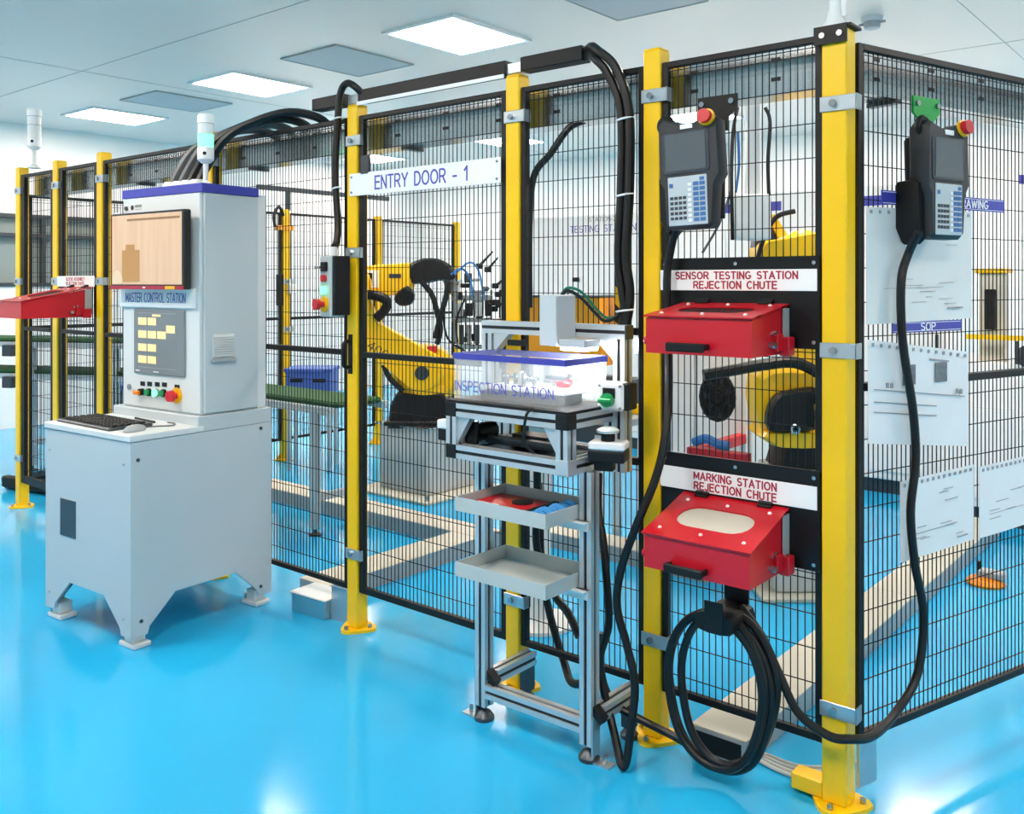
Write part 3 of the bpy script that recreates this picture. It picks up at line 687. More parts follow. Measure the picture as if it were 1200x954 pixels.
# ================================================================== PUSH BUTTON BOX ON THE DOOR POST
t = thing('push_button_box', 'grey four button control box left of the entry door post', 'button box', (-2.14, -.09, 1.345), R(-12), None)
ob('housing', MB().bx(-.055, .05, -.035, .035, 0, .262, .006), 'tray_grey', t)
ob('back_plate', MB().bx(.052, .075, -.03, .045, .01, .26, .004), 'black', t)
ob('cable_gland', MB().cyl((.01, 0, .262), (.01, 0, .3), .016), 'white_plastic', t)
yb = -.035
o = ob('key_switch', MB().bx(-.025, .025, yb-.012, yb, .195, .235, .003), 'black', t); ob('key', MB().bx(-.04, .0, yb-.03, yb-.012, .208, .218, .002), 'steel', o)
ob('red_button', MB().cyl((0, yb, .165), (0, yb-.016, .165), .016), 'red_button', t)
ob('lit_button', MB().cyl((0, yb, .115), (0, yb-.016, .115), .017), 'green_lit', t)
o = ob('emergency_stop', MB().cyl((.0, yb, .055), (.0, yb-.008, .055), .034, n=20), 'estop_yellow', t); ob('mushroom_head', MB().cyl((0, yb-.008, .055), (0, yb-.03, .055), .013).cyl((0, yb-.03, .055), (0, yb-.05, .055), .024, n=18), 'red_button', o)

# ================================================================== TEACH PENDANTS
def pendant(label, loc, rz, tilt, cup=True):
    t = thing('teach_pendant', label, 'teach pendant', loc, rz, 'robot teach pendants'); t.rotation_euler = (0, tilt, rz)
    # local: face towards -y, hanging point at the top z=.34
    outl = [(-.1, .33), (-.085, .345), (-.02, .325), (.02, .325), (.07, .345), (.1, .325), (.105, .16), (.085, .13), (.075, .01), (.06, 0), (-.065, 0), (-.08, .01), (-.085, .13), (-.1, .15)]
    ob('body', MB().cprism(outl, 'y', -.03, .035, .01), 'pendant', t)
    ob('back_grip', MB().cprism([(-.115, .17), (-.06, .18), (-.06, .01), (-.085, -.015), (-.115, .03)], 'y', -.005, .07, .012), 'black', t)
    ob('back_shell', MB().cprism([(-.09, .3), (.09, .3), (.08, .03), (-.08, .03)], 'y', .03, .06, .01), 'black', t)
    s = ob('screen_bezel', MB().cprism(rrect(.155, .128, .012, 4, -.005, .235), 'y', -.033, -.029, .001), 'dark_metal', t)
    ob('screen', MB().bx(-.072, .062, -.0345, -.033, .18, .292), 'pendant_screen', s)
    kp = ob('keypad', MB().bx(-.068, .062, -.033, -.029, .012, .162, .002), 'keypad', t)
    m = MB(); m2 = MB(); m3 = MB()
    for r_ in range(8):
        for c_ in range(2): m.bx(.018+c_*.021, .035+c_*.021, -.035, -.033, .022+r_*.0155, .033+r_*.0155)
        m3.bx(0, .012, -.035, -.033, .022+r_*.0155, .031+r_*.0155)
    for r_ in range(5):
        for c_ in range(4): m2.bx(-.06+c_*.0145, -.05+c_*.0145, -.035, -.033, .03+r_*.0155, .039+r_*.0155)
    m.bx(-.062, -.05, -.035, -.033, .13, .142).bx(.04, .054, -.035, -.033, .145, .155)
    for m_, mt in ((m, 'key_blue'), (m2, 'key_dark'), (m3, 'white_plastic')):
        kx = ob('keys', m_, mt, kp); kx['kind'] = 'stuff'
    ob('label_sticker', MB().bx(-.02, .02, -.033, -.029, .306, .32), 'white', t)
    o = ob('emergency_stop', MB().cyl((.068, -.028, .33), (.068, -.036, .332), .026, n=18), 'estop_yellow', t)
    ob('mushroom_head', MB().cyl((.067, -.036, .332), (.067, -.054, .334), .021, n=18), 'red_button', o)
    ob('strap_loop', torus(.01, .022, (-.085, 0, .33)), 'black', t)
    return t
pend1 = pendant('left teach pendant hanging on the mesh above the upper chute', (-.405, -.105, 1.655), R(2), R(-2))
B_at = lambda L, off, z: Vector((*(dB*L + nB*off), z))
pend2 = pendant('right teach pendant hanging on the angled fence over the papers', B_at(.33, .1, 1.62), AB, 0)
def hang_plate(label, loc, rz, mat):
    t = thing('hanger_plate', label, 'bracket', loc, rz)
    ob('plate', MB().prism([(-.066, .11), (.066, .11), (.066, .065), (.036, .04), (.036, 0), (-.036, 0), (-.036, .04), (-.066, .06)], 'y', -.004, .004), mat, t)
    for x in (-.05, .05): ob('bolt', MB().cyl((x, -.004, .088), (x, -.012, .088), .009, n=8), 'steel', t)
hang_plate('black hanger plate above the left teach pendant', (-.365, -.03, 1.96), 0, 'black')
p = B_at(.36, .035, 1.945); hang_plate('hanger plate with painted green beacon light above the right teach pendant', p, AB, 'plate_beacon_tint')
# ================================================================== PAPERS AND SIGNS ON THE ANGLED FENCE
def bsign(name, label, L0, L1, z0, h, body, tw, th, align=0, off=.03):
    p = B_at((L0+L1)/2, off, z0); t = thing(name, label, 'sign', p, AB)
    w_ = L1-L0
    ob('board', MB().bx(-w_/2, w_/2, -.003, 0, 0, h, .001), 'blue_band', t)
    ob('border', MB().bx(-w_/2+.006, w_/2-.006, -.0036, -.003, .004, .0055).bx(-w_/2+.006, w_/2-.006, -.0036, -.003, h-.0055, h-.004), 'white', t)
    text(body, t, 'white', (align, -.004, h/2), UP, tw, th, .014)
bsign('header_sign', 'blue DRAWING sign behind the right teach pendant', .15, .79, 1.722, .042, 'DRAWING', .17, .024, .14)
bsign('header_sign', 'small blue SOP sign between two hung sheets', .2, .55, 1.342, .034, 'SOP', .07, .022, .0)
def paper(label, c, w_, h, sag, off, kind, mat):
    # c = (L, z top): a slightly curled sheet
    t = thing('hung_sheet', label, 'paper', B_at(c[0], off, c[1]-h), AB, 'punched sheets hung on the angled fence')
    n = 10; vs = []; fs = []
    for th in (0, .0012):
        for j in range(2):
            for i in range(n+1):
                x = -w_/2 + w_*i/n; y = -.0015*math.sin(math.pi*i/n*1.7)*(1-j*.5) - .001*(1-j) - th
                vs.append((x, y, h*j + sag*(i/n-.5)))
    m = n+1
    for s_ in (0, 2*m):
        for i in range(n): fs.append((s_+i, s_+i+1, s_+m+i+1, s_+m+i))
    for i in range(n): fs += [(i, i+1, 2*m+i+1, 2*m+i), (m+i, m+i+1, 3*m+i+1, 3*m+i)]
    fs += [(0, m, 3*m, 2*m), (n, n+m, n+3*m, n+2*m)]
    ob('sheet', MB().add(vs, fs), mat, t)
    hl = MB()
    for i in range(13):
        x = -w_/2+.02+(w_-.04)*i/12; hl.bx(x-.005, x+.005, -.0042, -.0025, h-.018+sag*((x+w_/2)/w_-.5), h-.008+sag*((x+w_/2)/w_-.5))
    ob('punch_holes', hl, 'ink', t)['kind'] = 'stuff'
    pr = MB(); sl = lambda x: sag*(x/w_)
    def mark(x0, x1, z0, z1): pr.add([(x0, -.0052, z0+sl(x0)), (x1, -.0052, z0+sl(x1)), (x1, -.0052, z1+sl(x1)), (x0, -.0052, z1+sl(x0)), (x0, -.0035, z0+sl(x0)), (x1, -.0035, z0+sl(x1)), (x1, -.0035, z1+sl(x1)), (x0, -.0035, z1+sl(x0))], [(0, 1, 2, 3), (4, 5, 6, 7), (0, 1, 5, 4), (2, 3, 7, 6), (0, 3, 7, 4), (1, 2, 6, 5)])
    if kind == 'photo':
        ph = MB()
        for x in (-.06, .1): ob('printed_photo', MB().bx(x-.03, x+.03, -.0052, -.0035, h*.62, h*.82), 'ink_photo', t)
        for z in (.52, .4, .3): mark(-w_*.45, w_*.45 if z > .45 else w_*.15, h*z, h*z+.003)
        for x in (-.17, -.15, .18, .2): mark(x, x+.012, h*.55, h*.6)
        mark(.04, .14, h*.87, h*.885)
    else:
        rr = random.Random(len(label))
        for i in range(9):
            x = rr.uniform(-.4, .25)*w_; z = rr.uniform(.12, .82)*h; mark(x, x+rr.uniform(.05, .2)*w_, z, z+.0015)
        mark(-w_*.35, w_*.2, h*.3, h*.304); mark(w_*.25, w_*.4, h*.1, h*.115)
    ob('print', pr, 'ink', t)
paper('upper hung sheet in clear plastic behind the right pendant', (.345, 1.715), .525, .34, .008, .03, 'line', 'sheet_plastic')
paper('hung sheet with two printed photos below the SOP sign', (.34, 1.30), .5, .3, -.055, .03, 'photo', 'paper')
paper('lower hung drawing sheet left of the black cable bend', (.43, .905), .38, .24, .012, .03, 'line', 'paper')
paper('lower hung drawing sheet at the right picture edge', (.83, .905), .36, .23, .01, .03, 'line', 'paper')
# ================================================================== CABLES IN FRONT OF THE FENCE
def cable(name, label, pts, r=.012, mat='rubber', ties=(), cat='cable', sub=6):
    z0 = min(p[2] for p in pts); c = pts[0]; loc = (c[0], c[1], max(0, z0-r))
    t = thing(name, label, cat, loc, 0)
    ob('sheath', MB().tube(pts, r, 10, sub), mat, t, world=True)
    for (p, rr) in ties:
        ob('cable_tie', MB().tube([(p[0]+rr*math.cos(a), p[1]+.018*math.sin(a), p[2]+.004*math.cos(a)) for a in [R(30*k) for k in range(12)]], .0035, 6, 0, True), 'white_plastic', t, world=True)
    return t
cable('pendant_cable', 'black cable of the left pendant hanging beside the post into a floor loop', [(-.47, -.1, 1.66), (-.5, -.08, 1.6), (-.52, -.07, 1.5), (-.515, -.07, 1.3), (-.485, -.12, 1.15), (-.47, -.17, 1.01), (-.487, -.2, .89), (-.533, -.22, .764), (-.594, -.22, .608), (-.61, -.22, .486), (-.573, -.22, .374), (-.545, -.22, .263), (-.551, -.23, .141), (-.56, -.245, .03), (-.575, -.25, .02), (-.6, -.23, .05), (-.655, -.19, .12), (-.688, -.18, .2), (-.701, -.18, .29), (-.668, -.18, .4), (-.672, -.18, .51), (-.701, -.16, .654), (-.735, -.14, .754), (-.76, -.1, .86)], .013)
cl = [(-.729, -.13, .35), (-.729, -.13, .217), (-.682, -.13, .135), (-.579, -.12, .105), (-.469, -.11, .085), (-.361, -.1, .055), (-.29, -.1, .052), (-.2, -.1, .12), (-.15, -.1, .25), (-.145, -.1, .36), (-.19, -.1, .46), (-.255, -.1, .505)]
for k, (rx, rz_, cx, cz, sh) in enumerate(((.168, .218, -.318, .288, 0), (.135, .205, -.3, .3, .01), (.155, .212, -.325, .292, .03))):
    cl += [(cx + rx*math.cos(a), -.115-.025*k+sh, cz + rz_*math.sin(a) - (.03 if math.sin(a) < -.5 else 0)) for a in [R(100+30*j) for j in range(12)]]
cl += [(-.27, -.16, .51)]
cable('cable_coil', 'black cable coiled on the hook below the lower chute', cl, .0125)
cb = [B_at(.215, .11, 1.64)] + [Vector((x, y, z)) for x, y, z in ((.131, .209, 1.58), (.12, .175, 1.495), (.122, .182, 1.32), (.137, .229, 1.116), (.141, .241, .964), (.134, .217, .815), (.14, .237, .66), (.153, .277, .5), (.144, .249, .328), (.112, .152, .24), (.09, .02, .215), (.06, -.075, .232), (.003, -.09, .23), (-.083, -.09, .268), (-.142, -.085, .362), (-.199, -.08, .458), (-.267, -.075, .525))]
cable('pendant_cable', 'black cable of the right pendant sweeping past the corner post to the hook', [tuple(p) for p in cb], .0125)
t = thing('cable_hook', 'black hook bracket under the lower red chute', 'hook', (-.3, -.03, .47))
ob('back_plate', MB().bx(-.04, .04, -.006, 0, .02, .15, .002), 'black', t); ob('hook_arm', MB().prism(smooth_poly([(-.05, .0), (.05, .0), (.055, .045), (0, .055), (-.055, .045)], 3), 'y', -.15, -.006), 'black', t)
ob('hook_lip', MB().bx(-.03, .03, -.155, -.15, .0, .09, .002), 'black', t)
for x in (-.022, .022): ob('bolt', MB().cyl((x, -.006, .12), (x, -.012, .12), .007, n=8), 'steel', t)
tA = [((-.684, -.06, z), .032) for z in (2.03, 1.78, 1.4)]
cable('duct_cable', 'outer thick black cable dropping from the duct right of the door', [(-.885, -.0, 2.29), (-.84, -.03, 2.3), (-.793, -.06, 2.275), (-.718, -.06, 2.203), (-.668, -.06, 2.055), (-.666, -.06, 1.804), (-.678, -.06, 1.58), (-.665, -.06, 1.468), (-.672, -.06, 1.384), (-.7, -.06, 1.30)], .0155, ties=tA)
cable('duct_cable', 'inner thick black cable dropping from the duct right of the door', [(-.885, .0, 2.275), (-.84, -.03, 2.272), (-.8, -.06, 2.245), (-.752, -.06, 2.19), (-.7, -.06, 2.059), (-.699, -.06, 1.806), (-.71, -.06, 1.581), (-.695, -.06, 1.468), (-.685, -.06, 1.384), (-.715, -.06, 1.31)], .0145)
cable('duct_cable', 'black cable looping over the left door post down to the button box', [(-2.03, -.01, 2.29), (-2.05, -.04, 2.325), (-2.09, -.05, 2.345), (-2.13, -.05, 2.32), (-2.15, -.05, 2.234), (-2.171, -.05, 1.977), (-2.155, -.05, 1.75), (-2.14, -.07, 1.66), (-2.13, -.09, 1.645)], .0155, ties=[((-2.152, -.05, 2.2), .022), ((-2.16, -.05, 1.9), .022)])
cable('flex_conduit', 'short black corrugated conduit under the tray right of the door', [(-.95, .1, 2.08), (-1.0, .06, 2.05), (-1.06, .03, 1.96), (-1.13, .02, 1.88), (-1.15, .02, 1.7), (-1.15, .02, 1.4)], .013)
cable('hose', 'black cable clipped behind the inspection station by the right door post', [(-1.13, .05, .75), (-1.12, .05, .5), (-1.08, .045, .3), (-1.0, .03, .135), (-.92, -.03, .1), (-.8, -.1, .16)], .014)
cable('hose', 'black hose hanging behind the trays of the inspection station', [(-1.02, -.1, .88), (-1.05, -.06, .7), (-1.06, -.05, .55), (-.98, -.07, .42), (-.9, -.08, .36), (-.84, -.1, .3)], .014)
for i in range(4):
    cable('floor_cable', ['white floor cable lying nearest the corner post', 'white floor cable second from the camera', 'white floor cable third from the camera', 'white floor cable curving up behind the others'][i],
          [(-.33, .12+.01*i, .05), (-.3, .08+.012*i, .012), (-.24, .055+.018*i, .008), (-.16, .045+.022*i, .008), (-.09, .075+.03*i, .008), (-.07+.01*i, .16+.03*i, .008)], .006, 'cable_white')

# ================================================================== INSPECTION STATION
S_ = .045
def tsec(s, w_=.26, d=.2):
    h = s/2; a = s*w_/2; k = s*d
    return [(-h, -h), (-a, -h), (-a, -h+k), (a, -h+k), (a, -h), (h, -h), (h, -a), (h-k, -a), (h-k, a), (h, a), (h, h), (a, h), (a, h-k), (-a, h-k), (-a, h), (-h, h), (-h, a), (-h+k, a), (-h+k, -a), (-h, -a)]
def profile(name, p0, p1, parent, s=S_):
    o = ob(name, MB().sweep(tsec(s), p0, p1), 'alu', parent, world=True)
    h = s/2-.005; a = s*.13; m = MB()
    for q in ([(-a, h-.004), (a, h-.004), (a, h), (-a, h)], [(-a, -h), (a, -h), (a, -h+.004), (-a, -h+.004)], [(h-.004, -a), (h, -a), (h, a), (h-.004, a)], [(-h, -a), (-h+.004, -a), (-h+.004, a), (-h, a)]): m.sweep(q, p0, p1)
    base = ROOTLOC[parent.name]; m.mv((-base[0], -base[1], -base[2]))
    ob('slot_cover', m, 'slot', o)
    return o
IS = thing('inspection_station', 'aluminium profile inspection stand in front of the mesh fence', 'work stand', (-.92, -.2, 0))
IX0, IX1, IY0, IY1 = -1.2, -.69, -.37, -.06
ZU, ZL = 1.065, .925
h = S_/2
for z in (ZU, ZL):
    profile('front_rail', (IX0+h*2, IY0+h, z), (IX1-h*2, IY0+h, z), IS); profile('back_rail', (IX0+h*2, IY1-h, z), (IX1-h*2, IY1-h, z), IS)
    profile('side_rail', (IX0+h, IY0+h*2, z), (IX0+h, IY1-h*2, z), IS); profile('side_rail', (IX1-h, IY0+h*2, z), (IX1-h, IY1-h*2, z), IS)
for x in (IX0+h, IX1-h):
    for y in (IY0+h, IY1-h):
        profile('corner_post', (x, y, ZL+h), (x, y, ZU-h), IS)
        for z in (ZU, ZL): ob('corner_block', MB().box((x, y, z), (S_+.004, S_+.004, S_+.004), .003), 'black' if not (x > -.8 and y < -.3 and z < 1) else 'alu', IS, world=True)
ob('gusset', MB().prism([(IX1-.045, ZL+.03), (IX1-.045, ZU-.025), (IX1-.1, ZU-.025)], 'y', IY0+.01, IY0+.035), 'alu', IS, world=True)
ob('gusset', MB().prism([(IX0+.045, ZL+.03), (IX0+.045, ZU-.025), (IX0+.1, ZU-.025)], 'y', IY0+.01, IY0+.035), 'alu', IS, world=True)
ob('table_plate', MB().bx(IX0, IX1, IY0, IY1, ZU+h, ZU+h+.01, .002), 'black', IS, world=True)
ob('inner_slide', MB().bx(-1.1, -.78, -.3, -.1, ZL-.01, ZL+.01).bx(-1.12, -.76, -.26, -.23, ZL+.02, ZL+.045).bx(-1.05, -.9, -.2, -.12, ZL+.01, ZL+.05), 'dark_metal', IS, world=True)
ob('drive_motor', MB().cyl((-1.14, -.3, .98), (-1.14, -.2, .98), .032).bx(-1.175, -1.11, -.32, -.3, .945, 1.02, .004), 'black', IS, world=True)
LG = [(-1.12, -.265), (-.69, -.255)]
for i, (x, y) in enumerate(LG):
    profile('leg', (x, y, .05), (x, y, ZL-h), IS)
    f = ob('levelling_foot', MB().lathe([(.034, 0), (.034, .012), (.02, .03), (.012, .034), (.007, .036), (.007, .06)], (x, y, 0)), 'dark_metal', IS, world=True)
    sx = -1 if i == 0 else 1
    q = MB().bx(x+sx*.024-.003, x+sx*.024+.003, y-.02, y+.02, .004, .14).bx(*sorted((x+sx*.024, x+sx*.085)), y-.02, y+.02, 0, .006)
    fb = ob('floor_bracket', q, 'galv', IS, world=True)
    ob('anchor_bolt', MB().cyl((x+sx*.06, y, .006), (x+sx*.06, y, .03), .007, n=6).mv((.92, .2, 0)), 'steel', fb)
zr = .125
profile('lower_rail', (LG[0][0]+h, LG[0][1], zr-.02), (LG[1][0]-h, LG[1][1], zr-.02), IS)
for i, (x, y) in enumerate(LG):
    profile('lower_rail', (x+.02, y+h, zr+.02), (x+.02, -.03, zr+.02), IS)
    ob('angle_bracket', MB().prism([(x+.022, zr+.05), (x+.06, zr+.02), (x+.05, zr-.0), (x+.022, zr+.02)], 'y', y-.012, y+.02), 'black', IS, world=True)
    ob('rear_foot', MB().bx(x, x+.04, -.075, -.035, .034, zr, .002).lathe([(.03, 0), (.03, .012), (.01, .034)], (x+.02, -.055, 0)), 'dark_metal', IS, world=True)
# gantry with camera housing
GY = -.1
profile('gantry_post', (-1.235, GY, ZU+h), (-1.235, GY, 1.31), IS); profile('gantry_post', (IX1+h, GY, .88), (IX1+h, GY, 1.31), IS)
profile('gantry_beam', (-1.26, GY, 1.332), (IX1+S_, GY, 1.332), IS)
ob('beam_cap', MB().bx(IX1+S_, IX1+S_+.005, GY-h, GY+h, 1.332-h, 1.332+h), 'dark_metal', IS, world=True)
for x, s in ((-1.205, 1), (IX1-.002, -1)): ob('gusset', MB().prism([(x, 1.309), (x+s*.07, 1.309), (x, 1.24)], 'y', GY-.018, GY+.018), 'alu', IS, world=True)
ch = ob('camera_housing', MB().bx(-.905, -.835, -.235, -.125, 1.285, 1.452, .003), 'grey_paint', IS, world=True)
ob('light_bar', MB().bx(-.83, -.735, -.22, -.14, 1.272, 1.283, .002), 'light_bar', IS, world=True)
ob('light_housing', MB().bx(-.833, -.73, -.225, -.135, 1.283, 1.309, .002), 'alu', IS, world=True)
ob('black_strip', MB().bx(-1.13, -1.06, -.13, -.11, 1.27, 1.29), 'black', IS, world=True)
ob('camera_wire', MB().tube([(-.87, -.16, 1.452), (-.85, -.15, 1.475), (-.81, -.13, 1.462), (-.775, -.1, 1.41), (-.74, -.08, 1.375), (-.7, -.065, 1.39), (-.685, -.06, 1.43)], .005, 6), 'cable_green', IS, world=True)
ob('camera_wire', MB().tube([(-.86, -.17, 1.452), (-.84, -.16, 1.465), (-.8, -.14, 1.44), (-.765, -.11, 1.39), (-.74, -.09, 1.365), (-.7, -.075, 1.385), (-.685, -.065, 1.43)], .006, 6), 'rubber', IS, world=True)
# acrylic cover with lettering
ZA = ZU+h+.01
ac = thing('acrylic_enclosure', 'clear acrylic box with blue rim reading INSPECTION STATION', 'cover', (-.965, -.24, ZA))
ax, ay0, ay1, ah = .235, -.09, .14, .155
for nm, bb in (('front_pane', (-ax, ax, ay0, ay0+.004, .0, ah)), ('back_pane', (-ax, ax, ay1-.004, ay1, .0, ah)), ('side_pane', (-ax, -ax+.004, ay0+.004, ay1-.004, 0, ah)), ('side_pane', (ax-.004, ax, ay0+.004, ay1-.004, 0, ah))):
    ob(nm, MB().bx(*bb), 'acrylic', ac)
for bb in ((-ax-.003, ax+.003, ay0-.003, ay0, ah-.02, ah), (-ax-.003, ax+.003, ay1, ay1+.003, ah-.02, ah), (-ax-.003, -ax, ay0, ay1, ah-.02, ah), (ax, ax+.003, ay0, ay1, ah-.02, ah)):
    ob('blue_rim', MB().bx(*bb), 'blue_band', ac)
text('INSPECTION STATION', ac, 'blue_text', (-.02, ay0-.0008, .045), UP, .42, .032, .004)
# fixture inside the cover
fx = thing('inspection_fixture', 'bright metal nest with clamps inside the acrylic cover', 'fixture', (-.95, -.22, ZA))
ob('base_block', MB().bx(-.17, .16, -.07, .07, 0, .032, .004), 'dark_metal', fx); ob('nest_plate', MB().bx(-.15, .18, -.06, .09, .034, .05, .003), 'white_plastic', fx)
rr = random.Random(3)
for i in range(9):
    x = -.1+i*.03; y = rr.uniform(-.03, .06); ob('clamp_pin', MB().cyl((x, y, .05), (x, y, .07+rr.random()*.03), .008, n=10).cyl((x-.015, y, .075), (x+.015, y, .075), .006, n=8), 'steel', fx)
ob('locator', MB().cyl((-.02, -.03, .05), (-.02, -.03, .1), .01), 'beige', fx); ob('clamp_bar', MB().bx(.04, .16, .02, .05, .07, .085, .004), 'steel', fx); ob('red_cap', MB().ell((.14, -.01, .065), (.03, .015, .012), 12, 6), 'red_button', fx)
# switch boxes on the right
t = thing('rotary_switch_box', 'white box with green rotary switch on the right gantry post', 'switch box', (-.665, -.155, 1.085), R(8))
ob('housing', MB().bx(-.045, .045, -.03, .03, 0, .09, .008), 'white_plastic', t); ob('back_box', MB().bx(.02, .06, -.02, .05, .002, .088, .004), 'black', t)
o = ob('switch_plate', MB().bx(-.024, .02, -.034, -.03, .04, .074, .003), 'black', t); ob('knob', MB().cyl((-.004, -.03, .035), (-.004, -.05, .035), .022, n=16).bx(-.03, .02, -.062, -.045, .027, .043, .004), 'green', o)
for x in (-.036, .036):
    for z in (.01, .08): ob('screw', MB().cyl((x, -.03, z), (x, -.033, z), .005, n=8), 'steel', t)
t = thing('emergency_stop_box', 'white and black mushroom button box beside the frame corner', 'switch box', (-.63, -.24, .94), R(20))
ob('lower_shell', MB().bx(-.055, .06, -.04, .04, 0, .035, .004), 'black', t); ob('upper_shell', MB().bx(-.055, .06, -.04, .04, .036, .062, .006), 'white_plastic', t)
o = ob('button_stem', MB().cyl((0, 0, .062), (0, 0, .09), .022, n=16), 'black', t); ob('button_head', MB().lathe([(.034, .088), (.036, .096), (.02, .104)]), 'tray_grey', o)
ob('mount_bracket', MB().bx(-.04, .02, -.02, .02, -.03, 0, .002), 'black', t)
t = thing('limit_switch', 'small white and black switch at the left end of the frame', 'switch box', (-1.235, -.33, .99))
ob('housing', MB().bx(-.03, .025, -.02, .02, 0, .03, .004), 'white_plastic', t); ob('lower_body', MB().bx(-.025, .025, -.02, .02, -.04, 0, .003), 'black', t)
ob('wire', MB().tube([(-.82+.92, -.375+.2, ZA), (-.83+.92, -.395+.2, 1.08), (-.84+.92, -.395+.2, 1.0), (-.82+.92, -.37+.2, .96)], .005, 6), 'rubber', IS)
# trays
def part_tray(label, z, group='grey sheet trays'):
    t = thing('parts_tray', label, 'tray', (-.904, -.315, z), 0, group)
    w_, d_, hh = .186, .128, .045
    ob('tray_floor', MB().bx(-w_, w_, -d_, d_, 0, .003), 'tray_grey', t)
    for bb in ((-w_, w_, -d_, -d_+.003, .003, hh), (-w_, w_, d_-.003, d_, .003, hh), (-w_, -w_+.003, -d_+.003, d_-.003, .003, hh), (w_-.003, w_, -d_+.003, d_-.003, .003, hh)): ob('tray_wall', MB().bx(*bb), 'tray_grey', t)
    ob('bracket', MB().bx(.1, .235, .02, .035, -.03, 0, .001).bx(.1, .235, -.0, .035, -.003, 0, .0005), 'grey_light', t); ob('bracket', MB().bx(-.238, -.1, .015, .026, -.03, -.001, .001), 'grey_light', t)
    return t
part_tray('upper grey tray holding a red folder and blue cloth', .752); part_tray('lower empty grey tray of the inspection stand', .54)
t = thing('red_folder', 'red folder with a black gap in the upper tray', 'folder', (-.955, -.315, .757), 0)
ob('cover', MB().bx(-.13, .1, -.1, .1, 0, .014, .004), 'red', t); ob('label_patch', MB().bx(-.11, -.02, -.085, -.04, .014, .0148), 'white_plastic', t); ob('grip_hole', MB().cyl((.02, .03, .014), (.02, .03, .018), .035, n=20), 'black', t); ob('spine', MB().bx(.1, .12, -.1, .1, 0, .02, .003), 'black', t)
m = MB()
for i in range(6): m.tube([(-.82+.006*i, -.41+.03*i, .768), (-.775, -.4+.03*i, .782+.006*(i % 2)), (-.735, -.41+.033*i, .77)], .012, 8, 4)
tag(ob('cleaning_cloth', m, 'blue_cloth'), 'crumpled blue cloth in the upper tray', 'cloth')

# ================================================================== FLOOR TRUNKING INSIDE THE CELL
def trunk(label, x0, x1, y0, y1, h=.085):
    t = thing('floor_trunking', label, 'cable trunking', ((x0+x1)/2, (y0+y1)/2, 0), 0, 'beige floor cable trunking')
    w_, d_ = (x1-x0)/2, (y1-y0)/2
    ob('channel', MB().bx(-w_+.006, w_-.006, -d_, d_, 0, h-.006), 'machine_grey', t)
    if d_ > w_:
        n = max(1, round(2*d_/.9)); s = 2*d_/n
        for i in range(n): ob('cover_plate', MB().bx(-w_, w_, -d_+i*s+.002, -d_+(i+1)*s-.002, h-.006, h, .002), 'beige', t)
    else:
        n = max(1, round(2*w_/.9)); s = 2*w_/n
        for i in range(n): ob('cover_plate', MB().bx(-w_+i*s+.002, -w_+(i+1)*s-.002, -d_, d_, h-.006, h, .002), 'beige', t)
    return t
tt = trunk('beige floor trunking running back from below the lower chute', -.475, -.285, -.0, 3.4)
ob('open_end', MB().bx(-.08, .08, -1.703, -1.699, .012, .07), 'black', tt)
trunk('beige floor trunking running back behind the entry door', -2.62, -2.42, .1, 1.16)
trunk('long beige floor trunking crossing in front of the robot pedestal', -5.2, -2.42, 1.165, 1.36)
trunk('beige floor trunking leading to the right robot', -2.41, -1.2, 1.5, 1.68)

